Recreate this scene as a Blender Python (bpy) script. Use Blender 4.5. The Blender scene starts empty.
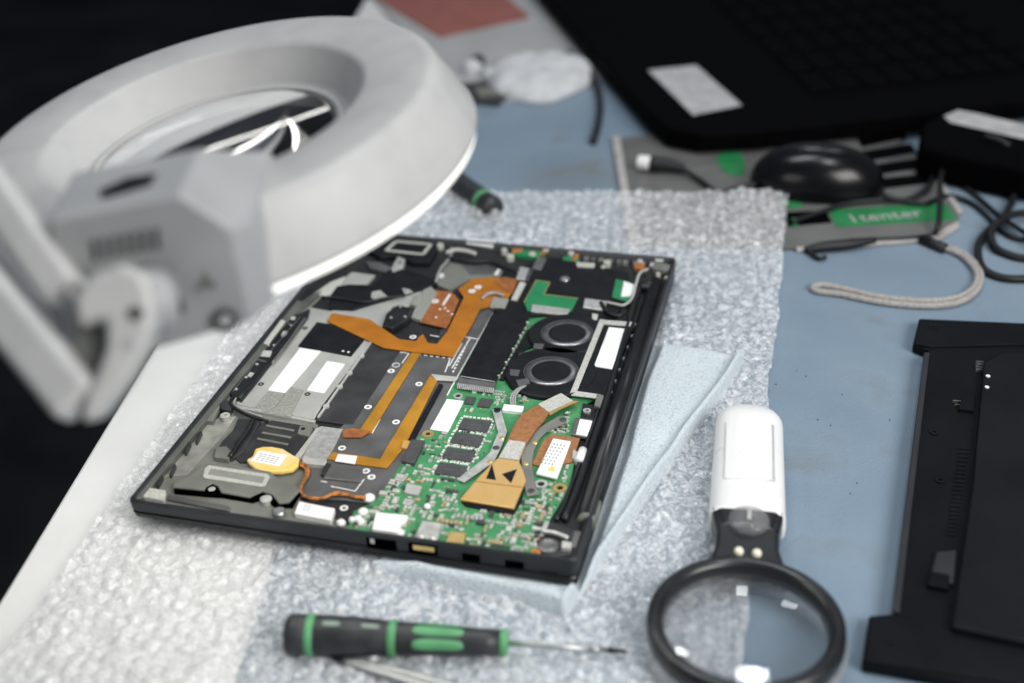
import bpy, bmesh, math, random
import numpy as np
from mathutils import Vector, Matrix
random.seed(7); rng = np.random.default_rng(7)
S = bpy.context.scene
COL = S.collection
# ------------------------------------------------------------------ camera
CAM = Vector((0.32525954, -0.4299548, 0.40104393)); FPX = 1255.89
def _R(pitch, yaw, roll):
    return Matrix.Rotation(yaw, 3, 'Z') @ Matrix.Rotation(pitch, 3, 'X') @ Matrix.Rotation(roll, 3, 'Z')
RC = _R(math.radians(59.28588624), math.radians(16.04466644), math.radians(-2.50246732))
cam = bpy.data.objects.new('camera', bpy.data.cameras.new('camera')); COL.objects.link(cam)
cam.matrix_world = Matrix.Translation(CAM) @ RC.to_4x4()
cam.data.sensor_width = 36; cam.data.lens = FPX / 1024 * 36
cam.data.clip_start = 0.01; cam.data.clip_end = 50
cam.data.dof.use_dof = True; cam.data.dof.aperture_fstop = 3.6; cam.data.dof.aperture_blades = 9
S.camera = cam
def ray(px, py): return RC @ Vector(((px - 512) / FPX, -(py - 341.5) / FPX, -1.0))
def onplane(px, py, p0, n):
    d = ray(px, py); return CAM + d * ((p0 - CAM).dot(n) / d.dot(n))
def at(px, py, z=0.0): return onplane(px, py, Vector((0, 0, z)), Vector((0, 0, 1)))
def deep(px, py, d): return CAM + ray(px, py) * d
foc = at(440, 410, .02); cam.data.dof.focus_distance = (foc - CAM).dot(RC @ Vector((0, 0, -1)))

# ------------------------------------------------------------------ materials
def mat(name, col, rough=.5, metal=0., spec=.5, var=.12, vscale=60, bump=0., bscale=300, emis=None, es=0,
        alpha=1., trans=0., ior=1.45, coat=0., sheen=0., col2=None, thr=(.35, .65), det=4, aniso=None):
    m = bpy.data.materials.new(name); m.use_nodes = True
    nt = m.node_tree; N = nt.nodes; L = nt.links; b = N['Principled BSDF']
    tc = N.new('ShaderNodeTexCoord')
    c = (*col, 1)
    b.inputs['Roughness'].default_value = rough; b.inputs['Metallic'].default_value = metal
    b.inputs['Specular IOR Level'].default_value = spec; b.inputs['IOR'].default_value = ior
    b.inputs['Alpha'].default_value = alpha; b.inputs['Transmission Weight'].default_value = trans
    b.inputs['Coat Weight'].default_value = coat; b.inputs['Sheen Weight'].default_value = sheen
    if var > 0:
        nz = N.new('ShaderNodeTexNoise'); nz.inputs['Scale'].default_value = vscale; nz.inputs['Detail'].default_value = det
        L.new(tc.outputs['Object'], nz.inputs['Vector'])
        mr = N.new('ShaderNodeMapRange'); mr.inputs['From Min'].default_value = thr[0]; mr.inputs['From Max'].default_value = thr[1]
        L.new(nz.outputs['Fac'], mr.inputs['Value'])
        mx = N.new('ShaderNodeMix'); mx.data_type = 'RGBA'
        lo = col2 if col2 else tuple(x * (1 - var) for x in col)
        hi = col if col2 else tuple(min(1, x * (1 + var)) for x in col)
        mx.inputs['A'].default_value = (*lo, 1); mx.inputs['B'].default_value = (*hi, 1)
        L.new(mr.outputs['Result'], mx.inputs['Factor']); L.new(mx.outputs['Result'], b.inputs['Base Color'])
        r2 = N.new('ShaderNodeMapRange'); r2.inputs['To Min'].default_value = max(0, rough - .06); r2.inputs['To Max'].default_value = min(1, rough + .08)
        L.new(nz.outputs['Fac'], r2.inputs['Value']); L.new(r2.outputs['Result'], b.inputs['Roughness'])
    else: b.inputs['Base Color'].default_value = c
    if bump > 0:
        n2 = N.new('ShaderNodeTexNoise'); n2.inputs['Scale'].default_value = bscale; n2.inputs['Detail'].default_value = 3
        L.new(tc.outputs['Object'], n2.inputs['Vector'])
        bp = N.new('ShaderNodeBump'); bp.inputs['Strength'].default_value = bump; bp.inputs['Distance'].default_value = .001
        L.new(n2.outputs['Fac'], bp.inputs['Height']); L.new(bp.outputs['Normal'], b.inputs['Normal'])
    if emis: b.inputs['Emission Color'].default_value = (*emis, 1); b.inputs['Emission Strength'].default_value = es
    return m
M = dict(
 floor=mat('dark_floor', (.022,.023,.026), .9, spec=.1, var=.5, vscale=3),
 table=mat('white_laminate', (.76,.76,.74), .5, var=.05, vscale=12, bump=.05, bscale=400),
 white_lamp=mat('lamp_enamel', (.46,.46,.452), .45, col2=(.425,.425,.42), thr=(.36,.56), var=.1, det=10, vscale=60, bump=.04, bscale=500),
 grey_lamp=mat('lamp_grey_plastic', (.33,.335,.34), .5, var=.06, vscale=30),
 lamp_dark=mat('lamp_vent_dark', (.05,.055,.055), .6),
 diffuser=mat('lit_diffuser', (.9,.9,.85), .4, var=0, emis=(1,.985,.93), es=.95),
 tube=mat('lit_ring_tube', (.9,.9,.88), .4, var=0, emis=(1,.98,.93), es=9),
 hglass=mat('hand_lens_glass', (1,1,1), .0, trans=1, ior=1.5, var=0, alpha=.30),
 glass=mat('lens_glass', (1,1,1), .0, trans=1, ior=1.5, var=0),
 case=mat('case_black', (.022,.025,.029), .45, var=.15, bump=.15, bscale=1500),
 case_lit=mat('case_inner_lit', (.14,.145,.13), .45, metal=.3, var=.2, bump=.1, bscale=900),  # inner case colour paled as if lit by the ring lamp
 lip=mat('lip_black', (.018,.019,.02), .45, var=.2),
 magn=mat('bare_magnesium', (.36,.36,.32), .42, metal=.45, var=.25, vscale=90, bump=.05),
 silver=mat('silver_plate', (.50,.50,.47), .42, metal=.35, var=.08, vscale=50),
 dgrey=mat('dark_plate', (.05,.05,.052), .38, metal=.3, var=.25, vscale=70),
 mgrey=mat('mid_plate', (.17,.17,.17), .36, metal=.5, var=.2, vscale=60),
 lgrey=mat('light_grey_plastic', (.42,.42,.40), .5),
 void=mat('port_void', (.001,.001,.001), .9, spec=0, var=0),
 black=mat('matt_black_film', (.008,.009,.011), .5, spec=.25, var=.3, vscale=120, bump=.12, bscale=900),
 blackp=mat('black_plastic', (.014,.015,.017), .35, var=.3, bump=.1),
 speaker=mat('speaker_plastic', (.17,.175,.155), .42, var=.15),
 rubber=mat('rubber_grey', (.25,.26,.23), .7),
 white=mat('white_label', (.86,.86,.85), .5, var=.04),
 ink=mat('label_ink', (.25,.25,.25), .6, var=0),
 mark=mat('white_silkscreen', (.78,.78,.76), .5, var=.05),
 felt=mat('grey_conductive_fabric', (.27,.275,.25), .8, var=.25, vscale=900, bump=.5, bscale=1400),
 felt2=mat('pale_conductive_fabric', (.50,.50,.46), .75, var=.2, vscale=1200, bump=.5, bscale=1800),
 kapton=mat('orange_flex', (.40,.145,.012), .3, var=.12, vscale=80, coat=.3, bump=.04),
 kaptond=mat('brown_flex', (.26,.085,.03), .32, col2=(.36,.14,.04), vscale=250, coat=.3),
 flexy=mat('amber_flex', (.40,.19,.02), .3, var=.15, vscale=60, coat=.3),
 pcb=mat('green_board', (.045,.22,.085), .35, col2=(.07,.28,.115), vscale=200, bump=.15, bscale=1500, coat=.3),
 pcbd=mat('bare_green_board', (.02,.22,.085), .4, var=.08),
 chip=mat('chip_epoxy', (.065,.065,.068), .42, var=.15, vscale=300, bump=.1, bscale=2500),
 steel=mat('brushed_steel', (.55,.56,.55), .32, metal=.9, var=.12),
 tin=mat('tinned_metal', (.62,.62,.60), .4, metal=.6, var=.15, vscale=300),
 gold=mat('gold_pad', (.85,.62,.25), .35, metal=.8, var=.1),
 copperd=mat('brown_copper', (.40,.17,.07), .42, metal=.55, col2=(.52,.25,.11), vscale=350, bump=.3, bscale=1500),
 copperl=mat('lamplit_copper', (.72,.38,.09), .32, metal=.4, col2=(.80,.58,.28), thr=(.1,.9), vscale=40, bump=.06),  # copper with the lamp's light mixed into its brighter colour
 smdl=mat('component_pale', (.46,.48,.43), .5, var=.25, vscale=600),
 smdb=mat('component_tan', (.42,.33,.20), .5, var=.25, vscale=600),
 yellow=mat('yellow_wrap', (.90,.60,.13), .35, col2=(.90,.78,.48), vscale=50, coat=.3, bump=.2, bscale=250),
 orangew=mat('orange_wire', (.58,.20,.04), .45, col2=(.20,.10,.04), thr=(.42,.55), vscale=420),
 hinge=mat('hinge_black', (.012,.013,.015), .28, var=.2),
 fan=mat('fan_black', (.008,.009,.011), .42, spec=.3, var=.3, vscale=150, bump=.05),
 fanring=mat('fan_ring_metal', (.30,.30,.31), .30, metal=.85, var=.2, vscale=200),
 wireg=mat('grey_wire', (.30,.30,.30), .45),
 cable=mat('black_cable', (.008,.009,.011), .5, var=.2),
 strap=mat('grey_strap', (.36,.34,.32), .8, var=.2, vscale=500, bump=.4, bscale=900),
 green=mat('green_grip', (.11,.35,.16), .45, var=.12),
 sdblack=mat('screwdriver_black', (.03,.032,.035), .42, var=.35, vscale=120, bump=.1),
 sdgrey=mat('screwdriver_print', (.22,.30,.24), .5),
 wplast=mat('white_plastic', (.80,.80,.79), .28, var=.012, coat=.2),
 seam=mat('seam_groove', (.66,.66,.66), .5, var=0),
 mgblack=mat('magnifier_black', (.013,.014,.016), .3, var=.2, coat=.2),
 clearp=mat('clear_plastic', (.92,.94,.95), .12, trans=.75, var=0, alpha=.5),
 led=mat('led_lens', (.85,.82,.65), .2, var=0),
 paper=mat('pale_paper', (.40,.40,.40), .7, var=.08, vscale=14),
 tissue=mat('tissue_white', (.60,.61,.62), .8, var=.12, vscale=50, bump=.5, bscale=120),
 red=mat('red_card', (.33,.12,.10), .6, col2=(.29,.10,.085), vscale=30),
 lapblack=mat('laptop_black', (.0015,.0015,.002), .65, spec=.03, var=.2),
 keyblack=mat('key_black', (.0015,.0015,.002), .65, spec=.03, var=.2),
 sticker=mat('worn_sticker', (.36,.36,.36), .6, col2=(.50,.50,.50), vscale=80),
 kitgrey=mat('kit_case_grey', (.13,.13,.125), .4, var=.15, vscale=30),
 kitedge=mat('kit_case_edge', (.42,.40,.38), .5),
 kitgreen=mat('kit_label_green', (.015,.20,.06), .5, var=.15),
 mouse=mat('mouse_gloss', (.004,.004,.005), .24, var=0, spec=.4),
 cover=mat('cover_black', (.006,.007,.009), .5, spec=.1, var=.25, vscale=25, bump=.12, bscale=1500),
 cover2=mat('cover_panel', (.008,.009,.011), .45, spec=.12, var=.2, vscale=25, bump=.1, bscale=1500),
 coverl=mat('cover_rail', (.024,.026,.030), .42, spec=.3),
)
# blue bench mat: pebble grain, faint stains and wear
def mat_blue():
    m = mat('blue_rubber_mat', (.225,.295,.365), .5, col2=(.188,.256,.326), vscale=13, spec=.35, det=8)
    nt = m.node_tree; N = nt.nodes; L = nt.links; b = N['Principled BSDF']
    tc = next(n for n in N if n.type == 'TEX_COORD')
    v = N.new('ShaderNodeTexVoronoi'); v.inputs['Scale'].default_value = 800
    bp = N.new('ShaderNodeBump'); bp.inputs['Strength'].default_value = .45; bp.inputs['Distance'].default_value = .0006
    L.new(tc.outputs['Object'], v.inputs['Vector']); L.new(v.outputs['Distance'], bp.inputs['Height']); L.new(bp.outputs['Normal'], b.inputs['Normal'])
    # stains
    mx0 = b.inputs['Base Color'].links[0].from_socket
    n = N.new('ShaderNodeTexNoise'); n.inputs['Scale'].default_value = 26; n.inputs['Detail'].default_value = 6
    L.new(tc.outputs['Object'], n.inputs['Vector'])
    mr = N.new('ShaderNodeMapRange'); mr.inputs['From Min'].default_value = .58; mr.inputs['From Max'].default_value = .72; mr.inputs['To Max'].default_value = .5
    L.new(n.outputs['Fac'], mr.inputs['Value'])
    # a patch of ingrained dirt near the second screwdriver
    c = at(575, 180, 0)
    vm = N.new('ShaderNodeVectorMath'); vm.operation = 'DISTANCE'; vm.inputs[1].default_value = c
    L.new(tc.outputs['Object'], vm.inputs[0])
    m3 = N.new('ShaderNodeMapRange'); m3.inputs['From Min'].default_value = .07; m3.inputs['From Max'].default_value = .015
    L.new(vm.outputs['Value'], m3.inputs['Value'])
    n4 = N.new('ShaderNodeMath'); n4.operation = 'MULTIPLY'; L.new(m3.outputs['Result'], n4.inputs[0]); L.new(n.outputs['Fac'], n4.inputs[1])
    mm = N.new('ShaderNodeMath'); mm.operation = 'ADD'; mm.use_clamp = True; L.new(mr.outputs['Result'], mm.inputs[0]); L.new(n4.outputs['Value'], mm.inputs[1])
    mx = N.new('ShaderNodeMix'); mx.data_type = 'RGBA'; mx.inputs['B'].default_value = (.17,.19,.20,1)
    L.new(mx0, mx.inputs['A']); L.new(mm.outputs['Value'], mx.inputs['Factor']); L.new(mx.outputs['Result'], b.inputs['Base Color'])
    return m
M['mat'] = mat_blue()
def mat_wrap():
    m = mat('bubble_wrap_film', (.86,.87,.88), .10, spec=1, var=0, alpha=.45)
    nt = m.node_tree; N = nt.nodes; L = nt.links; b = N['Principled BSDF']; tc = N['Texture Coordinate'] if 'Texture Coordinate' in N else N.new('ShaderNodeTexCoord')
    n = N.new('ShaderNodeTexNoise'); n.inputs['Scale'].default_value = 260; n.inputs['Detail'].default_value = 5; n.inputs['Distortion'].default_value = 1.2
    L.new(tc.outputs['Object'], n.inputs['Vector'])
    bp = N.new('ShaderNodeBump'); bp.inputs['Strength'].default_value = .2; bp.inputs['Distance'].default_value = .0006
    L.new(n.outputs['Fac'], bp.inputs['Height']); L.new(bp.outputs['Normal'], b.inputs['Normal'])
    mr = N.new('ShaderNodeMapRange'); mr.inputs['From Min'].default_value = .35; mr.inputs['From Max'].default_value = .65
    mr.inputs['To Min'].default_value = .20; mr.inputs['To Max'].default_value = .64
    L.new(n.outputs['Fac'], mr.inputs['Value']); L.new(mr.outputs['Result'], b.inputs['Alpha'])
    return m
M['wrap'] = mat_wrap()
def mat_cloth():
    m = mat('microfibre_blue', (.58,.65,.69), .9, col2=(.36,.44,.50), thr=(.25,.5), vscale=620, sheen=.3, bump=1, bscale=700)
    return m
M['cloth'] = mat_cloth()

# ------------------------------------------------------------------ mesh helpers
class MB:
    def __init__(s): s.v = []; s.f = []; s.smooth = []
    def add(s, vs, fs, smooth=False):
        o = len(s.v); s.v += [tuple(v) for v in vs]; s.f += [tuple(i + o for i in f) for f in fs]; s.smooth += [smooth] * len(fs); return s
    def hull(s, top, bot, smooth=False):
        n = len(top); vs = list(bot) + list(top)
        fs = [tuple(range(n))[::-1], tuple(range(n, 2 * n))] + [(i, (i + 1) % n, n + (i + 1) % n, n + i) for i in range(n)]
        return s.add(vs, fs, smooth)
    def prism(s, px, z0, z1):
        t = [at(x, y, z1) for x, y in px]; return s.hull(t, [Vector((p.x, p.y, z0)) for p in t])
    def wprism(s, pts, z0, z1): return s.hull([(x, y, z1) for x, y in pts], [(x, y, z0) for x, y in pts])
    def box(s, c, sx, sy, sz, rz=0):
        c = Vector(c); r = Matrix.Rotation(rz, 3, 'Z')
        P = [c + r @ Vector((a * sx / 2, b * sy / 2, 0)) for a, b in ((-1,-1),(1,-1),(1,1),(-1,1))]
        return s.hull([p + Vector((0,0,sz)) for p in P], P)
    def ring(s, c, ri, ro, z0, z1, n=28, smooth=True):
        vs = []; 
        for r, z in ((ri, z0), (ri, z1), (ro, z1), (ro, z0)):
            for i in range(n): a = 2 * math.pi * i / n; vs.append((c[0] + r * math.cos(a), c[1] + r * math.sin(a), z))
        fs = [(k * n + i, k * n + (i + 1) % n, ((k + 1) % 4) * n + (i + 1) % n, ((k + 1) % 4) * n + i) for k in range(4) for i in range(n)]
        return s.add(vs, fs, False)
    def disc(s, c, r, z0, z1, n=24):
        return s.wprism([(c[0] + r * math.cos(2 * math.pi * i / n), c[1] + r * math.sin(2 * math.pi * i / n)) for i in range(n)], z0, z1)
    def lathe(s, p0, ax, prof, n=48, closed=False, smooth=True, sq=1.0, up=None):
        ax = Vector(ax).normalized(); u = (Vector(up) if up else (Vector((0,0,1)) if abs(ax.z) < .9 else Vector((1,0,0))))
        u = (u - ax * u.dot(ax)).normalized(); w = ax.cross(u)
        vs = [Vector(p0) + ax * h + (u * math.cos(2*math.pi*i/n) * sq + w * math.sin(2*math.pi*i/n)) * r for r, h in prof for i in range(n)]
        K = len(prof)
        fs = [(k*n+i, k*n+(i+1)%n, ((k+1)%K)*n+(i+1)%n, ((k+1)%K)*n+i) for k in range(K if closed else K-1) for i in range(n)]
        if not closed: fs += [tuple(range(n)), tuple((K-1)*n+i for i in range(n))[::-1]]
        return s.add(vs, fs, smooth)
    def tube(s, pts, r, n=10, sub=6, flat=1.0):
        P = [Vector(p) for p in pts]
        if sub > 1 and len(P) > 2:
            Q = []; 
            for i in range(len(P) - 1):
                a = P[i-1] if i else P[0] * 2 - P[1]; b = P[i]; c = P[i+1]; d = P[i+2] if i + 2 < len(P) else P[-1] * 2 - P[-2]
                for k in range(sub):
                    t = k / sub
                    Q.append(.5 * ((2*b) + (c-a)*t + (2*a-5*b+4*c-d)*t*t + (3*b-a-3*c+d)*t**3))
            Q.append(P[-1]); P = Q
        vs = []; K = len(P); rr = r if callable(r) else (lambda t: r)
        for i, p in enumerate(P):
            d = (P[min(i+1, K-1)] - P[max(i-1, 0)]).normalized()
            w = d.cross(Vector((0,0,1))); w = w.normalized() if w.length > 1e-4 else Vector((1,0,0)); u = w.cross(d)
            q = rr(i / (K - 1))
            vs += [p + (w * math.cos(2*math.pi*j/n) + u * math.sin(2*math.pi*j/n) * flat) * q for j in range(n)]
        fs = [(k*n+j, k*n+(j+1)%n, (k+1)*n+(j+1)%n, (k+1)*n+j) for k in range(K-1) for j in range(n)] + [tuple(range(n)), tuple((K-1)*n+j for j in range(n))]
        return s.add(vs, fs, True)
    def build(s, name, m, parent=None, bevel=0, seg=2, kind=None, label=None):
        root = Vector((0,0,0)); q = parent
        while q is not None: root += Vector(q.location); q = q.parent
        me = bpy.data.meshes.new(name); me.from_pydata([tuple(Vector(v) - root) for v in s.v], [], s.f); me.update()
        bm = bmesh.new(); bm.from_mesh(me); bmesh.ops.recalc_face_normals(bm, faces=bm.faces); bm.to_mesh(me); bm.free()
        me.polygons.foreach_set('use_smooth', s.smooth)
        me.materials.append(M[m] if isinstance(m, str) else m)
        o = bpy.data.objects.new(name, me); COL.objects.link(o); o.parent = parent
        if bevel:
            b = o.modifiers.new('bevel', 'BEVEL'); b.width = bevel; b.segments = seg; b.limit_method = 'ANGLE'; b.angle_limit = math.radians(40)
        if kind: o['kind'] = kind
        if label: o['label'] = label
        return o
def thing(name, label, cat, loc=(0,0,0), group=None):
    o = bpy.data.objects.new(name, None); COL.objects.link(o); o.location = loc; o.empty_display_size = .02
    o['label'] = label; o['category'] = cat
    if group: o['group'] = group
    return o
def tag(o, label, cat, group=None):
    o['label'] = label; o['category'] = cat
    if group: o['group'] = group
    return o
def base(px, py): p = at(px, py, 0); return (p.x, p.y, p.z)
def grid(nu, nv, fn):
    vs = [fn(i / nu, j / nv) for j in range(nv + 1) for i in range(nu + 1)]
    fs = [(j*(nu+1)+i, j*(nu+1)+i+1, (j+1)*(nu+1)+i+1, (j+1)*(nu+1)+i) for j in range(nv) for i in range(nu)]
    return vs, fs
def text(body, name, m, parent, origin, xdir, size, ext=.0001):
    cu = bpy.data.curves.new(name, 'FONT'); cu.body = body; cu.size = size; cu.extrude = ext; cu.align_x = 'CENTER'; cu.align_y = 'CENTER'
    o = bpy.data.objects.new(name, cu); COL.objects.link(o)
    x = Vector(xdir).normalized(); z = Vector((0,0,1)); y = z.cross(x)
    me = bpy.data.meshes.new_from_object(o); bpy.data.objects.remove(o)
    R3 = Matrix((x, y, z)).transposed()
    root = Vector(parent.location)
    for v in me.vertices: v.co = R3 @ v.co + Vector(origin) - root
    me.materials.clear(); me.materials.append(M[m]); o = bpy.data.objects.new(name, me); COL.objects.link(o); o.parent = parent
    return o

# ------------------------------------------------------------------ setting
b = MB(); b.wprism([(-8,-8),(8,-8),(8,8),(-8,8)], -.78, -.75); f = b.build('floor', 'floor'); f['kind'] = 'structure'
# white bench top; its left edge runs (0,600)-(365,0) in the photo
e0 = at(0, 600, 0); e1 = at(365, 0, 0); ed = (e1 - e0).normalized()
na = e0 - ed * .5; fa = e0 + ed * 1.9; nr = Vector((ed.y, -ed.x, 0))
b = MB(); b.wprism([(p.x, p.y) for p in (na, na + nr * 1.9, fa + nr * 1.9, fa)], -.03, 0)
o = b.build('workbench', 'table', bevel=.002); tag(o, 'white laminate workbench top under the blue mat, its edge at left', 'table')
m0 = at(232, 700, 0); m1 = at(425, 70, 0); md = (m1 - m0).normalized(); mr_ = Vector((md.y, -md.x, 0)); m0 = m0 - md * .3; m2 = m0 + md * 1.75
b = MB(); b.wprism([(p.x, p.y) for p in (m0, m0 + mr_ * 1.5, m2 + mr_ * 1.5, m2)], .0003, .002)
tag(b.build('bench_mat', 'mat', bevel=.0006), 'blue rubber bench mat with pebbled grain covering the workbench', 'mat')

# ------------------------------------------------------------------ bubble wrap
from mathutils import noise as mn
wc = [at(-22, 705), at(733, 760), at(788, 203), at(322, 205)]
nu, nv = 400, 520
U, V = np.meshgrid(np.linspace(0, 1, nu + 1), np.linspace(0, 1, nv + 1))
c4 = [np.array(p[:]) for p in wc]
Pxy = ((1-U)*(1-V))[..., None]*c4[0] + (U*(1-V))[..., None]*c4[1] + (U*V)[..., None]*c4[2] + ((1-U)*V)[..., None]*c4[3]
X, Y = Pxy[..., 0].copy(), Pxy[..., 1].copy()
# cellular random height and creases from a coarse value-noise lattice
def vnoise(x, y, s, seed):
    r = np.random.default_rng(seed); T = r.random((256, 256)); fx, fy = x / s + 1000, y / s + 1000
    ix, iy = np.floor(fx).astype(int), np.floor(fy).astype(int); tx, ty = fx - ix, fy - iy; tx = tx*tx*(3-2*tx); ty = ty*ty*(3-2*ty)
    g = lambda a, b_: T[a % 256, b_ % 256]
    return (g(ix,iy)*(1-tx)+g(ix+1,iy)*tx)*(1-ty) + (g(ix,iy+1)*(1-tx)+g(ix+1,iy+1)*tx)*ty
X += (vnoise(X, Y, .03, 1) - .5) * .002 + (vnoise(X, Y, .008, 5) - .5) * .0018; Y += (vnoise(X, Y, .03, 2) - .5) * .004
a = .35; xr = X*math.cos(a) - Y*math.sin(a); yr = X*math.sin(a) + Y*math.cos(a)
xr = xr + (vnoise(X, Y, .05, 8)-.5)*.006; yr = yr + (vnoise(X, Y, .05, 9)-.5)*.006
pit = .0088; row = np.round(yr / (pit * .866)); off = (row % 2) * .5; colm = np.round(xr / pit - off)
dx = xr - (colm + off) * pit; dy = yr - row * pit * .866
_j = np.random.default_rng(13).random((2, 512, 512)); _r, _c = row.astype(int) % 512, colm.astype(int) % 512
dx = dx + (_j[0][_r, _c] - .5) * pit * .35; dy = dy + (_j[1][_r, _c] - .5) * pit * .35
rad = np.sqrt(dx*dx + dy*dy) / (pit * .43)
hv = np.random.default_rng(3).random((512, 512))[(row.astype(int)) % 512, (colm.astype(int)) % 512]
popped = hv < .5
dome = np.sqrt(np.clip(1 - rad**2, 0, 1)) * .0024 * (.45 + .7 * hv)
dome = np.where(popped, dome * .5 * (1 + (vnoise(X, Y, .0028, 4) - .5) * 2.6), dome)
crease = (1 - np.abs(vnoise(X, Y, .022, 6) * 2 - 1)) ** 8 * .0022 + (1 - np.abs(vnoise(X, Y, .0075, 17) * 2 - 1)) ** 4 * .0009 + (vnoise(X, Y, .0034, 7) - .5) * .0005 + vnoise(X, Y, .09, 11) * .0012
Z = .0032 + dome + crease + np.clip((V - .77) / .07, 0, 1) * .0056
lap = (X > -.007) & (X < .229) & (Y > -.004) & (Y < .314)
q_ = [at(372, 562, .003), at(566, 613, .003), at(742, 362, .003), at(565, 330, .003)]
def inq(X, Y, P, m=0):
    r = np.ones_like(X, bool)
    for i in range(4):
        a_, b_ = P[i], P[(i+1) % 4]; r &= ((b_.x-a_.x)*(Y-a_.y) - (b_.y-a_.y)*(X-a_.x)) / (b_ - a_).length > m
    return r
Z = np.where(lap, np.minimum(Z, .0042), Z)
Z = np.where(inq(X, Y, q_, .002), np.minimum(Z, .0031), Z)
nrm = bpy.data.meshes.new('bubble_wrap'); VV = np.stack([X, Y, Z], -1).reshape(-1, 3)
idx = (np.arange(nv)[:, None] * (nu + 1) + np.arange(nu)[None, :]).reshape(-1)
F4 = np.stack([idx, idx + 1, idx + nu + 2, idx + nu + 1], -1)
nrm.vertices.add(len(VV)); nrm.vertices.foreach_set('co', VV.ravel()); nrm.loops.add(F4.size); nrm.loops.foreach_set('vertex_index', F4.ravel().astype(np.int32))
nrm.polygons.add(len(F4)); nrm.polygons.foreach_set('loop_start', np.arange(0, F4.size, 4, dtype=np.int32)); nrm.polygons.foreach_set('use_smooth', np.ones(len(F4), bool))
nrm.update(calc_edges=True); nrm.validate(); nrm.materials.append(M['wrap'])
bw = bpy.data.objects.new('bubble_wrap', nrm); COL.objects.link(bw)
tag(bw, 'crinkled clear bubble wrap sheet spread under the opened laptop', 'bubble wrap')

# ------------------------------------------------------------------ folded cloth under the laptop
q = [at(372, 570, .004), at(566, 618, .004), at(745, 361, .006), at(565, 330, .006)]
def clothpt(u, v, lift=0, inset=0):
    p = q[0].lerp(q[1], u).lerp(q[3].lerp(q[2], u), v)
    L1 = .2; du = min(u, 1-u) * .22; dv = min(v, 1-v) * .32
    d = min(du, dv) + 1e-6; h = .0056 * min(1, d / .0045) ** .45
    n = mn.noise(Vector((p.x * 40, p.y * 40, 0)))
    du_ = (1-u) * .22; dv_ = v * .32; roll = max(math.exp(-((du_-.0042) / .0036) ** 2) * .0030, math.exp(-((dv_-.0042) / .0036) ** 2) * .0026)
    inside = (-.003 < p.x < .2295) and (-.003 < p.y < .313)
    rel = min(1, max(0, max(p.x - .2295, -.003 - p.y, p.y - .313) / .0035))
    z = .0044 + h * 1.1 * (.10 + .90 * rel) + (n * .0012 + roll * 1.5) * rel
    wob = mn.noise(Vector((p.x * 25, p.y * 25, 7))) * .0022
    return Vector((p.x + wob, p.y + wob, min(z, .0046) if inside else z))
vs, fs = grid(110, 150, clothpt)
b = MB(); b.add(vs, fs, True)
# skirt down to the wrap so the fold has thickness
rim = [i for i in range(111)] + [j * 111 + 110 for j in range(1, 151)] + [150 * 111 + i for i in range(109, -1, -1)] + [j * 111 for j in range(149, 0, -1)]
lo = [Vector((vs[i].x, vs[i].y, .0030)) for i in rim]; k = len(b.v)
b.v += [tuple(p) for p in lo]
for i in range(len(rim)): j = (i + 1) % len(rim); b.f.append((rim[i], rim[j], k + j, k + i)); b.smooth.append(True)
tag(b.build('folded_cloth', 'cloth'), 'folded pale blue microfibre cloth tucked under the opened laptop', 'cloth')

# ------------------------------------------------------------------ opened laptop
D, W, ZT, ZB = .228, .31, .0215, .0048
LP = thing('opened_laptop', 'black laptop lying open without its bottom cover, circuit board and fans exposed', 'laptop', (D/2, W/2, ZB))
def rrect(x0, y0, x1, y1, r, n=6):
    out = []
    for cx, cy, a0 in ((x1-r, y0+r, -90), (x1-r, y1-r, 0), (x0+r, y1-r, 90), (x0+r, y0+r, 180)):
        for i in range(n + 1): a = math.radians(a0 + 90 * i / n); out.append((cx + r * math.cos(a), cy + r * math.sin(a)))
    return out
def shell(loops):
    b = MB(); n = len(loops[0][0]); wz = lambda x, z: z if z > .0155 else ZT - (ZT - z) * (1 - .40 * max(0, 1 - x / D) ** 1.3)
    vs = [(x, y, wz(x, z)) for L_, z in loops for x, y in L_]
    fs = [(k*n+i, k*n+(i+1)%n, (k+1)*n+(i+1)%n, (k+1)*n+i) for k in range(len(loops)-1) for i in range(n)]
    fs += [tuple(range(n))[::-1], tuple((len(loops)-1)*n+i for i in range(n))]
    b.add(vs, fs); return b
ZF = .0160
A_ = at(126.5, 501, ZT); C4 = [(A_.x, A_.y), (D, .0004), (D, W), (-.0042, W)]
def warp(x, y):
    u, v = x / D, y / W
    return tuple((1-u)*(1-v)*C4[0][i] + u*(1-v)*C4[1][i] + u*v*C4[2][i] + (1-u)*v*C4[3][i] for i in (0, 1))
def rr(d, r): return [warp(x, y) for x, y in rrect(d, d, D - d, W - d, r)]
shell([(rr(.0010,.0036), .0106), (rr(.0002,.004), .0125), (rr(0,.004), .0185), (rr(0,.004), .0209), (rr(.0005,.0038), ZT), (rr(.0014,.003), ZT), (rr(.0017,.0028), .0209), (rr(.0019,.0026), ZF + .0001), (rr(.0021,.0024), ZF)]).build('chassis', 'case', LP)
shell([(rr(.0030,.004), .0048), (rr(.0006,.004), .0058), (rr(.0003,.004), .0096), (rr(.0008,.004), .0103)]).build('screen_lid', 'blackp', LP)
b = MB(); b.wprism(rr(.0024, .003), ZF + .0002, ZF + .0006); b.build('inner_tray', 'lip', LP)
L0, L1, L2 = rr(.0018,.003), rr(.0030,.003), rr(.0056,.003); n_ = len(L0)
b = MB(); vs_ = [(x,y,ZT-.0005) for x,y in L0] + [(x,y,ZT-.0012) for x,y in L1] + [(x,y,ZF+.0010) for x,y in L2] + [(x,y,ZF+.0004) for x,y in L2] + [(x,y,ZF+.0004) for x,y in L0]
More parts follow.
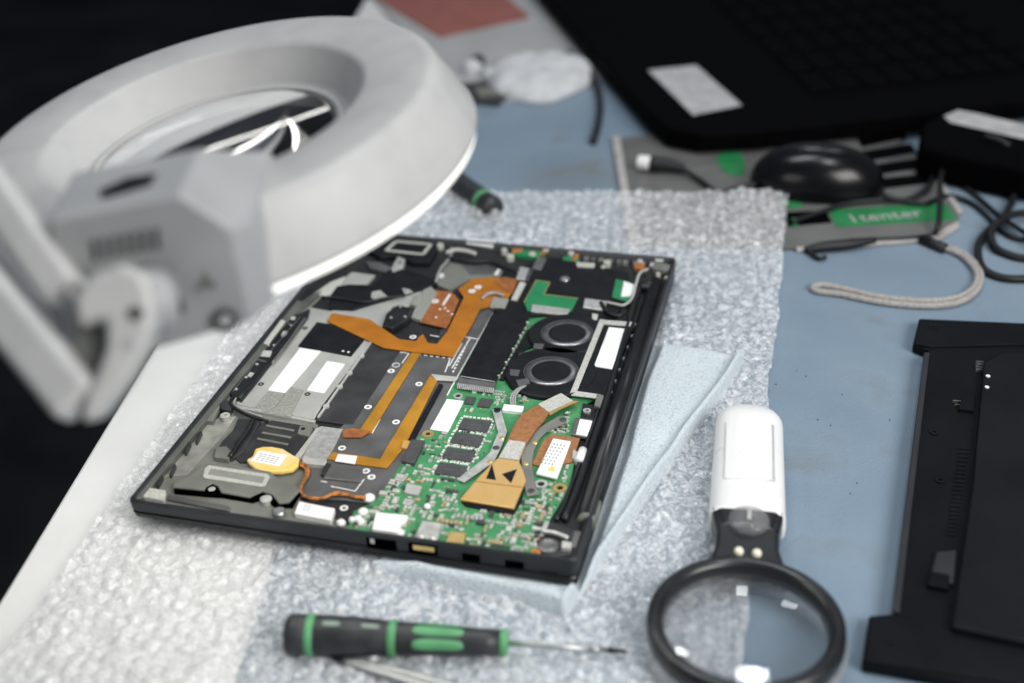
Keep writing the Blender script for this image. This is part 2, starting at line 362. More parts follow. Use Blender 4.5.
b.add(vs_, [(k*n_+i,k*n_+(i+1)%n_,((k+1)%5)*n_+(i+1)%n_,((k+1)%5)*n_+i) for k in range(5) for i in range(n_)]); b.build('inner_lip', 'lip', LP)
z0 = ZF + .0008
def part(name, m, px, zt, zb=None, parent=LP, bevel=0, **k):
    b = MB(); b.prism(px, z0 if zb is None else zb, zt); return b.build(name, m, parent, bevel=bevel, **k)
def bar(p, q, w, z, z_b, b=None, zz=None):   # thin strip between two pixel points
    P = at(*p, z); Q = at(*q, z); d = (Q - P).normalized(); n = Vector((-d.y, d.x, 0)) * w / 2
    (b or MB()); T = [P + n, P - n, Q - n, Q + n]
    b.hull(T, [Vector((t.x, t.y, z_b)) for t in T]); return b
def screw(px, py, z, r=.0022, m='steel', parent=LP, name='screw', h=.0012):
    p = at(px, py, z); b = MB(); b.lathe((p.x, p.y, z - h), (0,0,1), [(r*.6,0),(r,0),(r,h*.6),(r*.8,h),(r*.35,h),(r*.3,h*.4),(0.00001,h*.4)], n=20, smooth=False)
    return b.build(name, m, parent)

# left inner rim: bare metal band, ribs and clips
part('lamplit_floor', 'speaker', [(143,500),(236,398),(300,415),(318,425),(300,500),(350,527),(345,534),(250,516)], .0170)  # paler floor patch, ring-lamp light put into its colour
part('metal_band', 'magn', [(160,477),(184,445),(201,422),(236,416),(221,437),(211,448),(199,461),(188,474)], .0172, bevel=.0003)
part('metal_band', 'magn', [(222,405),(250,365),(285,320),(318,290),(322,296),(300,318),(262,368),(238,402)], .0176, bevel=.0003)
b = MB()
for i in range(9):
    t = i / 8; bx = 218 + (262-218)*t; by = 396 + (338-396)*t; p = at(bx, by, .0192); b.disc(p, .0008, .0165, .0193, 12)
b.build('rivet_row', 'dgrey', LP)
for (x, y) in ((171,469),(186,447),(197,436),(158,480)):
    b = MB(); bar((x-1,y+5), (x+4,y-5), .0012, .0198, z0, b); b.build('clip', 'dgrey', LP, bevel=.0002)
part('lamplit_left_rim', 'case_lit', [(134,500),(142,497),(303,303),(298,299)], .0206, bevel=.0004)  # grey strip over the dark lip paints the lamp-lit left rim
b = MB(); bar((150,486),(232,386),.0010,.0187,z0,b); b.build('inner_rail', 'mgrey', LP)
part('foam_block', 'felt2', [(145,486),(166,490),(164,500),(142,496)], .0203, bevel=.0008)
part('rubber_strip', 'mgrey', [(168,494),(230,506),(229,511),(167,499)], .0185, bevel=.0003)
part('bracket', 'speaker', [(202,415),(206,408),(221,404),(217,412),(213,421),(202,420)], .0200, bevel=.0005)
b = MB(); p = at(225,415,.0200); b.lathe((p.x,p.y,z0),(0,0,1),[(.0028,0),(.0028,.0031),(.0024,.0034),(.0011,.0034),(.0010,.0020),(.00001,.0020)],n=24,smooth=False); b.build('screw_boss','lgrey',LP)
part('clip_bracket', 'dgrey', [(218,404),(226,399),(233,404),(230,411),(222,409)], .0203, bevel=.0003)
part('side_block', 'dgrey', [(238,418),(261,420),(250,440),(243,452),(231,459),(214,455),(222,441),(233,430)], .0190, bevel=.0004)
part('side_block', 'speaker', [(216,447),(226,446),(233,452),(228,459),(214,457)], .0200, bevel=.0004)
part('card_bay', 'dgrey', [(262,423),(272,420),(314,427),(300,449),(292,458),(240,462),(232,455)], .0182, bevel=.0003)
b = MB()
for (p, q) in (((266,425),(294,430)),((262,432),(291,437)),((257,438),(288,444))): bar(p, q, .0016, .0192, .0181, b)
b.build('bay_rib', 'speaker', LP, bevel=.0004)
part('bay_block', 'speaker', [(300,425),(313,427),(309,436),(297,433)], .0196, bevel=.0004)
b = MB(); p = at(303,428.5,.0198); b.disc(p,.0012,.0195,.01975,16); b.build('bay_hole','black',LP)
# speaker at the front left corner
part('speaker_body', 'void', [(174,486),(203,470),(268,476),(300,492),(292,505),(276,505),(262,497),(252,500),(222,495),(206,494),(174,491)], .0192)
spk = part('speaker_module', 'speaker', [(173,483),(190,475),(203,464),(208,462),(270,471),(279,480),(302,488),(289,502),(279,503),(272,494),(262,491),(255,494),(249,497),(221,492),(218,486),(212,483),(206,486),(204,490),(173,487)], .0206, zb=.0194, bevel=.0005)
part('speaker_gasket', 'felt2', [(203,476),(205,468),(209,465),(268,474),(270,477),(265,486),(261,486.5),(205,478)], .0209, zb=.0206, parent=spk, bevel=.0004)
part('speaker_grille', 'rubber', [(208,474),(211,468.5),(265,477),(262,483)], .02105, zb=.0208, parent=spk)
b = MB(); p = at(212,490,.0185); b.lathe((p.x,p.y,z0),(0,0,1),[(.0028,0),(.0028,.002),(.0014,.0026)],n=20,smooth=False); b.build('screw_boss','lgrey',LP)
b = MB(); p = at(266,499,.0195); b.lathe((p.x,p.y,z0),(0,0,1),[(.0030,0),(.0030,.003),(.0016,.0036)],n=20,smooth=False); b.build('screw_boss','lgrey',LP)
b = MB(); p = at(279,511,.0195); b.lathe((p.x,p.y,z0),(0,0,1),[(.0030,0),(.0034,.001),(.0034,.0024),(.0026,.0032)],n=22,smooth=False); b.build('screw','steel',LP)
# strap cable beside card bay
b = MB(); b.tube([at(253,420,.0205), at(248,430,.021), at(239,443,.0208), at(230,457,.020)], .0013); b.build('cable','blackp',LP)
b = MB(); b.tube([at(234,396,.0195), at(230,403,.020), at(237,410,.0205), at(250,416,.0205), at(268,421,.0195)], .0009); b.build('cable','cable',LP)
b = MB(); b.tube([at(236,398,.0195), at(234,404,.020), at(243,410,.0208), at(262,417,.0198)], .0006); b.build('cable','wireg',LP)
# coin cell in yellow wrap
cc = [(246,459),(252,456),(255,448),(263,446),(272,446),(283,448),(291,453),(300,458),(298,464),(293,469),(281,471),(264,471),(254,467),(249,463)]
cell = part('backup_battery', 'yellow', cc, .0208, zb=.0178, bevel=.0012, seg=3)
part('battery_label', 'white', [(251,461),(259,450),(287,455),(279,466)], .02105, zb=.0207, parent=cell)
b = MB()
for i in range(4):
    t = .2 + i * .17; a_ = (251+8*t+2, 461-11*t); 
    for j in range(5):
        s_ = .12 + j * .15; x = 251 + 8*t + 28*s_; y = 461 - 11*t + 5.5*s_
        bar((x,y),(x+3.0,y+.55),.00035,.0211,.02104,b)
b.build('battery_print','ink',cell)
b = MB(); b.tube([at(299,462,.0195), at(308,467,.0196), at(307,477,.0192), at(301,486,.0190), at(303,495,.0192), at(312,498,.0194), at(323,498,.0192), at(335,493,.0198), at(347,494,.0192), at(354,497,.0192), at(366,497,.0195)], .0009); b.build('battery_wire','orangew',LP)
b = MB(); b.tube([at(299,464,.0192), at(306,470,.0194), at(304,480,.0188), at(300,489,.0190), at(306,497,.0190), at(318,499,.0190), at(332,495,.0194), at(348,495,.0190), at(366,499,.0192)], .0007); b.build('battery_wire','orangew',LP)

# touchpad back plate
tp = part('touchpad_plate', 'silver', [(309,307),(330,311),(425,288),(409,306),(393,306),(381,330),(368,345),(323,404),(314,419),(291,415),(236,404)], .0180, bevel=.0003)
part('plate_label', 'white', [(300,348),(321,351),(285,393),(268,390)], .0183, zb=.0180, parent=tp)
part('plate_label', 'white', [(327,361),(345,364),(324,393),(307,390)], .0183, zb=.0180, parent=tp)
part('fabric_pad', 'felt', [(268,391),(285,393),(272,411.5),(254,409)], .0184, zb=.0180, parent=tp)
part('fabric_pad', 'felt', [(285.5,393),(291,387),(304,390),(291,415),(273,412)], .0184, zb=.0180, parent=tp)
part('black_pad', 'black', [(317,322),(372,330),(351,356),(298,346)], .0186, zb=.0180, parent=tp)
b = MB()
for x, y in ((343,351),(348.5,352)): b.disc(at(x,y,.0187),.0008,.0186,.01872,14)
b.build('pad_dot','mark',tp)
b = MB()
for x, y in ((305,328),(261,384),(307.5,394)): b.ring(at(x,y,.0182),.0008,.0017,.0180,.0183,20)
b.build('plate_hole','dgrey',tp)
b = MB(); bar((236,406),(315,421),.0022,.0186,z0,b); b.build('plate_flange','silver',LP,bevel=.0003)
b = MB(); bar((262,410),(292,416),.0026,.0188,z0,b); b.build('flange_pad','felt',LP)
b = MB(); bar((372,340),(318,417),.0012,.0190,z0,b)
for t in (.2,.42,.6,.85):
    p = at(372-54*t, 340+77*t, .0192); b.disc(p,.0018,z0,.0192,14)
b.build('plate_rail','lgrey',LP)

# centre plates
part('centre_plate', 'mgrey', [(384,346),(437,345),(480,308),(500,308),(470,385),(420,445),(398,474),(388,505),(345,500),(300,497),(312,455),(346,422)], .0178, bevel=.0002)
part('dark_plate', 'dgrey', [(374,337),(384,347),(400,351),(353,424),(344,424),(316,420)], .0181, bevel=.0002)
part('dark_plate', 'dgrey', [(440,330),(470,318),(455,354),(436,350)], .0181, bevel=.0002)
b = MB(); 
for x, y in ((413,337),(391,371),(419,384),(368,407),(396,422),(342,448),(366,471),(371.5,477),(344,508)): b.ring(at(x,y,.0180),.0010,.0021,.01785,.01812,22)
for x, y in ((396,365),): b.ring(at(x,y,.0180),.0019,.0023,.01785,.01812,22)
for p, q_ in (((409,353),(402,363)),((420,354),(414,364)),((369,418),(359,432)),((380,419),(372,433)),((453,351),(445,372)),((336,487),(355,491)),((355,491),(364,479)),
              ((403,352),(409,353)),((376,418),(380,419)),((407,415),(416,400)),((455,335),(478,339)),((470,338),(452,368)),((449,366),(462,343)),((430,335),(441,337)),((321,481),(327,482)),((331,486),(335,487))):
    bar(p, q_, .0006, .0181, .01785, b)
b.build('printed_marks', 'mark', LP)
b = MB()
for i in range(9): x = 453 + i*1.6; y = 372 - i*3.3; bar((x,y),(x+.8,y-1.6),.0009,.0181,.01785,b)
for i in range(9): x = 400+i*6; bar((x,352+i*.75),(x+3,352.4+i*.75),.0007,.0181,.01785,b)
b.build('printed_dashes','mark',LP)
# flex ribbons
rib = part('flat_ribbon', 'kapton', [(327,321),(332,313),(369,319),(399,339),(437,344),(447,332),(464,297),(458,289),(472,279),(490,277),(518,280),(513,292),(507,299),(493,306),(480,309),(473,323),(453,357),(384,348)], .0192, zb=.0189, label='wide orange ribbon crossing the middle plate')
b = MB(); b.ring(at(472,291,.0194),.0009,.0024,.0192,.01945,20); b.ring(at(478,287,.0194),.0009,.0024,.0192,.01945,20); b.build('ribbon_mark','mark',rib)
brn = part('flat_ribbon', 'kaptond', [(434,290),(452,292),(459,300),(450,322),(446,328),(420,322),(430,303)], .0188, zb=.0184, label='short brown ribbon beside the orange one')
b = MB(); b.ring(at(435,301,.0190),.0010,.0024,.0188,.0190,20); bar((450,294),(443,305),.0015,.0190,.0188,b)
for x, y in ((445,308),(448,311),(452,314),(440,309),(436,317)): b.disc(at(x,y,.0190),.0008,.0188,.0190,10)
b.build('ribbon_mark','mark',brn)
part('ribbon_end','kaptond',[(503,277),(518,279),(512,293),(503,290),(497,283)],.0196,zb=.0192,parent=rib)
part('thin_ribbon', 'flexy', [(412,352),(421,353),(371,433),(359,431)], .0186, zb=.0181, label='narrow amber ribbon on the middle plate')
part('thin_ribbon', 'kapton', [(419,337),(423,334),(428,343),(413,345)], .0186, zb=.0181)
part('ribbon_end', 'kaptond', [(342,431),(352,428),(371,431),(361,437),(343,437)], .0190, zb=.0183)
am = part('thin_ribbon', 'flexy', [(431,374),(438,379),(405,446),(387,468),(357,464),(342,461),(327,459),(333,452),(361,456),(380,459),(390,442)], .0187, zb=.0181, label='amber ribbon bent at a right angle')
part('ribbon_label', 'white', [(338,454),(357,456),(355,464),(335,461)], .0190, zb=.0187, parent=am)
part('clear_tape', 'tin', [(321,426),(343,429),(331,453),(324,463),(301,459),(311,442)], .0184, bevel=.0002)
part('clear_tape', 'lgrey', [(431,374),(459,377),(456,381),(436,380)], .0192, zb=.0187)
part('tape_strip', 'lgrey', [(316,428),(321,426),(300,458),(294,457)], .0190, bevel=.0003)
part('connector', 'lgrey', [(303,456),(327,460),(325,465),(302,463)], .0200, bevel=.0004)
part('cable_ridge', 'black', [(439,383),(443,384),(413,440),(408,439)], .0196, bevel=.0004)
con = part('ribbon_connector', 'chip', [(411,439),(425,440),(414,463),(401,460)], .0204, bevel=.0005)
part('connector_flap', 'copperl', [(404,440),(411,441),(407,449),(401,447)], .0199)
part('chip', 'mgrey', [(331,464),(363,469),(361,482),(323,478)], .0190, bevel=.0004)
part('chip', 'dgrey', [(326,462),(331,464),(325,475),(320,474)], .0196, bevel=.0003)
part('shield_can', 'white', [(299,501),(335,508),(331,520),(294,513)], .0204, bevel=.0006)
b = MB()
for i in range(3):
    for j in range(3): x = 304+j*2.6-i*.8; y = 505+i*2.4+j*.5; bar((x,y),(x+1.5,y+.3),.0005,.0206,.0204,b)
b.build('can_print','ink',LP)

# motherboard
board_px = [(493,311),(575,300),(612,322),(600,398),(583,404),(578,444),(569,490),(549,521),(543,545),(533,558),(347,530),(354,511),(376,501),(392,477),(402,462),(418,437),(431,428),(447,396)]
ZP = .0180
pcb = part('motherboard', 'pcb', board_px, ZP, bevel=.0002)
zc = ZP
def chip(name, m, px, h=.0010, bevel=.0001, par=pcb, **k): return part(name, m, px, zc + h, zb=zc - .0001, parent=par, bevel=bevel, **k)
keep = []
def mchip(px):
    o = chip('memory_chip', 'chip', px, .0011); keep.append(px)
    cx = sum(p[0] for p in px)/4; cy = sum(p[1] for p in px)/4
    b = MB()
    for i in range(5): x = cx - 7 + i*2.8; y = cy - .8 + i*.35; bar((x,y),(x+1.6,y+.2),.0007,zc+.00115,zc+.0010,b)
    b.build('chip_print','mgrey',o)
for px in ([(464,418),(492,421),(487,432),(458,428)],[(456,432),(484,436),(479,447),(450,442)],[(448,447),(476,451),(471,462),(442,457)],[(440,462),(468,466),(462,477),(434,473)]): mchip(px)
chip('board_label','white',[(447,399),(464,401),(448,432),(430,429)],.0003,0); keep.append([(445,396),(467,400),(450,434),(428,431)])
chip('chip','chip',[(466,396),(476,397),(473,404),(464,403)]); chip('chip','chip',[(481,398),(493,399),(489,407),(477,406)]); keep += [[(463,394),(496,397),(491,409),(463,406)]]
for px in ([(407,483),(422,486),(418,495),(404,492)],[(405,498),(415,500),(411,505),(402,503)],[(397,473),(407,475),(403,481),(394,479)]):
    chip('inductor','tin' if px[0][0] != 407 else 'lgrey',px,.0016,.0003); keep.append(px)
wc_ = [(376,512),(408,515),(406,521),(401,524),(396,532),(372,529)]
chip('board_connector','white',wc_,.0022,.0003); keep.append(wc_)
uc = [(422,520),(442,523),(437,540),(415,536)]; chip('port_shell','tin',uc,.0024,.0004); keep.append(uc)
for x,y in ((421,535),(433,537)):
    b = MB(); p = at(x,y,zc+.003); b.lathe((p.x,p.y,zc+.001),(0,0,1),[(.0018,0),(.0018,.0016),(.0008,.0022)],n=14); b.build('solder_post','tin',pcb)
gp = [(450,531),(466,533),(463,545),(446,541)]; chip('gold_module','gold',gp,.0012,.0003); keep.append(gp)
for x, y, r in ((369,497,.0030),(363,511,.0026),(427,506,.0017),(400,532,.0022),(361,521,.0020),(341,522,.0022),(358,518,.0022),(352,519,.0016)):
    b = MB(); p = at(x,y,zc+.001); b.lathe((p.x,p.y,zc-.0004),(0,0,1),[(r,0),(r,.0012),(r*.7,.0022),(r*.3,.0025)],n=14,smooth=True); b.build('plug_socket','white',pcb)
for x, y, ri, ro, m in ((458,396,.0014,.0028,'tin'),(428,434,.0013,.0032,'gold'),(560,488,.0016,.0036,'gold'),(541,484,.0018,.0034,'tin'),(497,410,.0008,.0022,'blackp')):
    b = MB(); p = at(x,y,zc+.0004); b.ring(p,ri,ro,zc-.0001,zc+.0006,24); b.build('mounting_hole',m,pcb); keep.append([(x-7,y-5),(x+7,y-5),(x+7,y+5),(x-7,y+5)])
    b = MB(); b.disc(p,ri,zc-.0001,zc+.0001,18); b.build('hole_core','black',pcb)
chip('fan_socket','white',[(504,404),(524,406),(522,412),(502,410)],.0020,.0002); keep.append([(500,402),(527,404),(525,414),(500,413)])
b = MB()
for dx in (0,2.2,4.4): b.tube([at(511+dx,406,.0195), at(511+dx,397,.0205), at(516+dx*.8,390,.0208), at(524+dx*.5,386,.0205)], .0006)
b.build('fan_wire','wireg',LP)

# solid-state drive
ssd = part('storage_drive', 'black', [(493,312),(530,316),(496,381),(460,375)], .0206, zb=.0196, bevel=.0002)
sk = part('drive_socket', 'mgrey', [(459,377),(496,382),(493,391),(456,386)], .0200, zb=zc, bevel=.0003)
b = MB()
for i in range(20):
    t = (i+.5)/20; x = 456.5+37*t; y = 386.5+5*t; bar((x,y+1.4),(x+1,y-3.5),.0007,.0202,.0198,b)
b.build('socket_pin','tin',sk)
b = MB(); bar((461,376),(495,381.5),.0006,.0209,.0206,b); b.build('drive_edge','tin',ssd)
b = MB()
for i in range(13):
    t = i/13; x = 499+31*t; y = 378-58*t; b.box((*at(x,y,.0189).xy,.0181),.0014,.0014,.0016 if i%3 else .0026)
b.build('drive_side_component','smdl',LP)
b = MB(); bar((493,313),(447,395),.0007,.0184,.0179,b); b.build('board_trace','mark',pcb)

part('fan_apron','black',[(527,330),(536,326),(552,314),(548,340),(520,352),(508,374),(503,380),(499,379)],.0190)
# fans
def fan(cx, cy, rb, parent):
    p = at(cx, cy, .0208); b = MB(); b.lathe((p.x,p.y,z0),(0,0,1),[(rb,0),(rb,.0032),(rb-.0008,.0040)],n=56,smooth=False)
    f = b.build('cooling_fan','fan',parent)
    b = MB(); b.lathe((p.x,p.y,.0207),(0,0,1),[(.0148,0),(.0146,.0004),(.0112,.0001),(.0106,.0000),(.0106,-.001),(.0148,-.001)],n=56,closed=True); b.build('fan_ring','fanring',f)
    b = MB(); b.disc(p,.0104,.0205,.0211,48); b.build('fan_hub','fan',f,bevel=.0003)
    b = MB(); b.ring(p,.0152,.0156,.0208,.0210,48); b.build('fan_groove','mgrey',f)
    return f
f1 = fan(567,333,.0235,LP); f2 = fan(551,371,.0265,LP)
part('fan_duct','fan',[(545,322),(575,313),(603,319),(572,394),(556,399),(552,380),(535,350)],.0205)
part('fan_tab','mgrey',[(534,343),(544,344),(542,349),(533,348)],.0212,zb=.0205); part('fan_tab','mgrey',[(510,369),(520,370),(518,376),(510,375)],.0212,zb=.0203); part('fan_tab','mgrey',[(516,380),(528,378),(530,383),(519,387)],.0212,zb=.0203)
b = MB(); bar((550,350),(580,354),.0005,.0207,.0205,b); b.build('duct_seam','mgrey',LP)
b = MB(); p = at(521,353,.0205); b.lathe((p.x,p.y,z0),(0,0,1),[(.003,0),(.0026,.0035),(.0018,.004)],n=20); b.build('fan_post','blackp',LP)
part('heat_exchanger','black',[(604,322),(633,326),(605,397),(576,392)],.0204)
fr = MB(); fr.prism([(600,319),(605.5,320),(577,391.5),(570,393)],.0203,.0209); fr.prism([(605,320),(632,322),(630,326),(603.5,324)],.0203,.0209); fr.prism([(577,391),(598,394),(597,398),(571,395)],.0203,.0209)
fr.build('exchanger_gasket','felt2',LP)
part('exchanger_label','white',[(609,327),(627,329),(612,369),(594,366)],.0208,zb=.0204)
# black film over the upper board, with the exposed green corner
film = part('black_film','black',[(520,268),(545,257),(575,262),(629,272),(629,290),(613,322),(575,313),(530,316),(510,316),(493,311),(508,300),(515,294),(521,282)],.0196,zb=.0181)
part('bare_board','pcbd',[(536,280),(550,282),(544,294),(578,298),(571,312),(528,311),(524,302)],.0198,zb=.0195,parent=film)
b = MB()
for p_, q_ in (((536,280),(550,282)),((550,282),(544,294)),((544,294),(578,298)),((524,302),(536,280))): bar(p_,q_,.0006,.01995,.0196,b)
b.build('board_edge_trace','gold',film)
wk = part('card_socket','tin',[(532,304),(570,309),(567,315),(531,311)],.0208,zb=.0196,parent=film,bevel=.0002)
b = MB()
for i in range(16): t=(i+.5)/16; x=532+35*t; y=311+4*t; b.box((*at(x,y,.0205).xy,.0197),.0010,.0012,.0008)
b.build('socket_pins','gold',film)
screw(565,278,.0208,.0033)
scon = part('antenna_connector','tin',[(585,298),(607,301),(604,310),(583,307)],.0206,zb=.0190,bevel=.0003)
part('plug','felt2',[(592,313),(598,314),(597,320),(592,319)],.0208,bevel=.0003)
part('small_board','pcbd',[(616,279),(636,284),(631,303),(612,297)],.0200,zb=.0190)
part('white_tag','white',[(624,281),(635,285),(631,296),(621,296)],.0206,zb=.0200)
b = MB(); b.tube([at(606,302,.0205), at(615,304,.021), at(624,305,.0212), at(632,298,.0212), at(636,284,.0212), at(640,273,.0212), at(648,269,.021)],.0009); b.build('antenna_wire','lgrey',LP)
b = MB(); b.tube([at(601,303,.0205), at(607,312,.021), at(618,316,.0212), at(626,312,.0212)],.0014); b.build('antenna_wire','cable',LP)
part('metal_tab','felt',[(493,297),(509,299),(505,308),(490,307)],.0202,zb=.0192)
b = MB(); b.tube([at(482,299,.0202), at(488,294,.0208), at(496,293,.0208), at(504,296,.0204)],.0010); b.build('cable','wireg',LP)
part('ribbon_socket','felt2',[(520,281),(526,283),(517,300),(511,299)],.0207,zb=.0196,bevel=.0002)
part('silver_plug','tin',[(520,266),(529,268),(525,280),(516,278)],.0209,zb=.0196,bevel=.0005)
part('blue_plug','chip',[(529,268),(533,269),(528,281),(525,280)],.0209,zb=.0196,bevel=.0003)
part('film_flap','mgrey',[(537,257),(547,258),(541,270),(532,268)],.0204,zb=.0196,bevel=.0003)
# back-edge small boards, screws and gaskets
part('white_pad','white',[(467,238),(495,241),(493,246),(466,243)],.0207,bevel=.0004)
part('edge_board','pcbd',[(512,247),(549,249),(541,258),(513,254)],.0195)
part('edge_board','pcbd',[(564,256),(580,258),(578,264),(562,261)],.0195)
part('copper_patch','orangew',[(513,247),(523,248),(521,252),(512,252)],.0199,zb=.0195); part('copper_patch','orangew',[(543,250),(546,250),(543,256),(540,255)],.0205)
part('copper_patch','orangew',[(576,254),(579,254),(575,261),(572,260)],.0203); part('copper_patch','orangew',[(636,262),(645,264),(643,269),(634,267)],.0200)
part('gasket','felt2',[(576,262),(595,263),(594,267),(577,266)],.0206,bevel=.0003)
for x, y, r in ((504,249,.0022),(510,255,.0028),(532,253,.0026),(546,249,.0022),(571,252,.0022),(607,261,.0026),(640,260,.0020),(603,266,.0016),(667,277,.0018),(440,244,.0024),(658,273,.0016)):
    b = MB(); p = at(x,y,.0208); b.lathe((p.x,p.y,z0),(0,0,1),[(r,0),(r,.0034),(r*.7,.0042),(r*.4,.0042),(r*.4,.003)],n=16,smooth=False); b.build('screw_boss','felt2',LP)
for i in range(9):
    x = 585 + i * 8 + random.uniform(-2,2); y = 256 + (x-585)*.09
    part('edge_component', random.choice(['mgrey','speaker','tin','dgrey']), [(x,y),(x+5,y+.5),(x+4,y+4),(x-1,y+3.5)], .0190 + random.random()*.0012, bevel=.0002)
part('rear_plate','speaker',[(655,261),(672,265),(668,271),(652,268)],.0204,bevel=.0004)
part('rear_slot','tin',[(655,258),(664,259),(663,261.5),(655,260.5)],.0210,zb=.0203,bevel=.0003)

# second speaker and black frame pieces, upper left
part('black_frame','black',[(330,296),(337,286),(350,284),(372,285),(388,270),(405,269),(430,277),(438,283),(428,287),(404,294),(376,302),(353,309),(330,308)],.0196,bevel=.0004)
part('silver_patch','silver',[(352,272),(375,275),(368,283),(339,286),(330,296),(325,292)],.0186,bevel=.0002)
part('silver_patch','silver',[(372,292),(380,290),(387,296),(376,301),(371,297)],.0200,zb=.0196); part('silver_patch','silver',[(402,288),(409,289),(413,292),(405,294)],.0200,zb=.0196)
part('screw_tab','tin',[(398,256),(405,259),(403,267),(393,271),(391,268),(395,261)],.0206,bevel=.0004)
b = MB(); b.disc(at(400,262,.0208),.0010,.0205,.0209,14); b.build('tab_hole','black',LP)
part('side_strip','mgrey',[(366,261),(380,262),(393,268),(388,272),(370,268)],.0190,bevel=.0003)
sp2 = part('speaker_module','black',[(362,246),(378,237),(432,240),(437,250),(430,262),(412,262),(398,255),(380,257)],.0204,bevel=.0006)
gk = MB()
for a_, c_ in (((396,241),(431,244)),((431,244),(423,254)),((423,254),(386,250)),((386,250),(396,241))): bar(a_,c_,.0022,.0209,.0204,gk)
gk.build('speaker_gasket','felt2',sp2)
b = MB(); b.tube([at(446,253,.0205),at(455,250,.021),at(466,251,.021),at(476,254,.0205)],.0014); b.build('cable','lgrey',LP)
b = MB(); b.tube([at(448,258,.0205),at(470,262,.021),at(490,262,.021),at(506,268,.0205),at(518,272,.0205)],.0016); b.build('cable','cable',LP)
b = MB(); b.tube([at(436,282,.020),at(440,270,.0205),at(450,257,.0205),at(452,248,.0205)],.0009); b.build('cable','wireg',LP)
part('smoked_plate','speaker',[(453,258),(480,261),(505,266),(500,276),(472,278),(450,290),(434,283),(440,266)],.0186,bevel=.0002)
part('smoked_plate','mgrey',[(462,263),(498,267),(492,274),(470,274)],.0190,zb=.0186)
part('white_mark','mark',[(494,274),(498,269),(500,269.5),(497,275)],.0193,zb=.0186)
b = MB(); b.ring(at(440,275,.0196),.0012,.0026,.0186,.0196,20); b.build('plate_ring','mark',LP)
part('foam_strip','felt',[(423,290),(431,286),(437,293),(421,320),(411,317)],.0192,bevel=.0003)
part('foam_strip','felt',[(414,296),(424,292),(417,306),(410,304)],.0196,bevel=.0003)
cb = part('hinge_connector','blackp',[(398,304),(413,308),(408,319),(392,328),(382,325),(386,313)],.0215,bevel=.0010)
for x,y in ((400,306),(405,316),(391,317)):
    b = MB(); b.disc(at(x,y,.0222),.0009,.0214,.0221,12); b.build('connector_rivet','tin',cb)
# antenna strip down the left side
ant = part('antenna_strip','blackp',[(288,317),(298,314),(310,308),(308,316),(241,400),(229,393),(256,359),(264,347),(270,346)],.0200,bevel=.0005)
part('antenna_foam','felt2',[(281,319),(286,321),(268,345),(263,343)],.0208,bevel=.0005)
for px in ([(283,331),(288,331),(286,335),(281,335)],[(250,372),(254,373),(251,377),(247,376)],[(262,350),(272,351),(270,357),(260,356)],[(292,316),(296,317),(294,320),(290,319)]):
    part('antenna_pad','lgrey',px,.0204,zb=.0199,parent=ant)
b = MB()
for p_, q_2 in (((300,317),(271,350)),((262,353),(233,391)),((306,318),(276,352)),((268,362),(240,398))): bar(p_, q_2, .0005, .0205, .0199, b)
bar((256,359),(268,362),.0014,.0207,.0199,b); bar((284,322),(294,325),.001,.0206,.0199,b); b.build('antenna_rib','mgrey',ant)
b = MB()
for x, y in ((236,389),(246,377),(274,345),(283,336),(291,325),(257,364)): b.disc(at(x,y,.0204),.0009,.0199,.0205,12)
b.build('antenna_rivet','lgrey',ant)
b = MB(); b.tube([at(300,322,.0206),at(285,342,.0210),at(268,362,.0206),at(252,384,.0206),at(238,398,.0200)],.0009); b.build('antenna_cable','cable',LP)
b = MB(); b.tube([at(305,318,.0204),at(291,338,.0206),at(272,363,.0204)],.0007); b.build('antenna_cable','mgrey',LP)
part('antenna_rail','mgrey',[(300,302),(312,294),(322,290),(315,298),(305,306),(288,320),(285,318)],.0196,bevel=.0004)
part('corner_piece','felt2',[(314,293),(330,282),(345,276),(340,285),(325,296)],.0190,bevel=.0004)
b = MB(); b.tube([at(322,297,.0205),at(345,299,.0208),at(365,302,.0206),at(385,298,.0204),at(405,296,.0202)],.0008); b.build('antenna_cable','cable',LP)

# hinge side
b = MB(); b.tube([at(656,284,.0165),at(586,520,.0165)],.0052,n=20,sub=1); b.build('hinge_tube','hinge',LP)
b = MB(); b.tube([at(592,504,.0162),at(586,524,.0162)],.0050,n=20,sub=1); b.build('hinge_sleeve','speaker',LP)
b = MB(); b.tube([at(643,276,.019),at(625,335,.0195),at(605,405,.0195),at(580,480,.0195),at(564,520,.0185)],.0018); b.build('hinge_cable','cable',LP)
b = MB(); b.tube([at(637,290,.019),at(618,350,.0192),at(600,404,.0192),at(588,440,.0190),at(566,500,.0185),at(556,520,.0180)],.0012); b.build('hinge_cable','blackp',LP)
b = MB()
for i in range(9): t=i/8; p=at(636-33*t,324+90*t,.0203); b.box((p.x,p.y,.0190),.0012,.0024,.0012)
b.build('hinge_clip','mgrey',LP)
b = MB(); p = at(646,283,.0205); b.lathe((p.x,p.y,z0),(0,0,1),[(.0060,0),(.0060,.0035),(.0050,.0045),(.0028,.0048)],n=28); b.build('hinge_cap','hinge',LP)
hb = part('hinge_block','dgrey',[(534,522),(545,521),(566,527),(588,540),(580,553),(548,557),(533,545)],.0180,bevel=.0005)
b = MB(); p = at(548,544,.0200); b.lathe((p.x,p.y,.0175),(0,0,1),[(.0052,0),(.0050,.0018),(.0034,.0026),(.0020,.0020)],n=28,smooth=False); b.build('hinge_nut','mgrey',LP)
b = MB(); b.tube([at(541,531,.0200),at(555,533,.0205),at(568,538,.0205)],.0011); b.build('hinge_lever','tin',LP)
part('hinge_plate','felt2',[(562,540),(572,542),(571,548),(561,547)],.0205,bevel=.0006)
part('hinge_plate','mgrey',[(574,530),(586,532),(580,548),(570,546)],.0200,bevel=.0004)
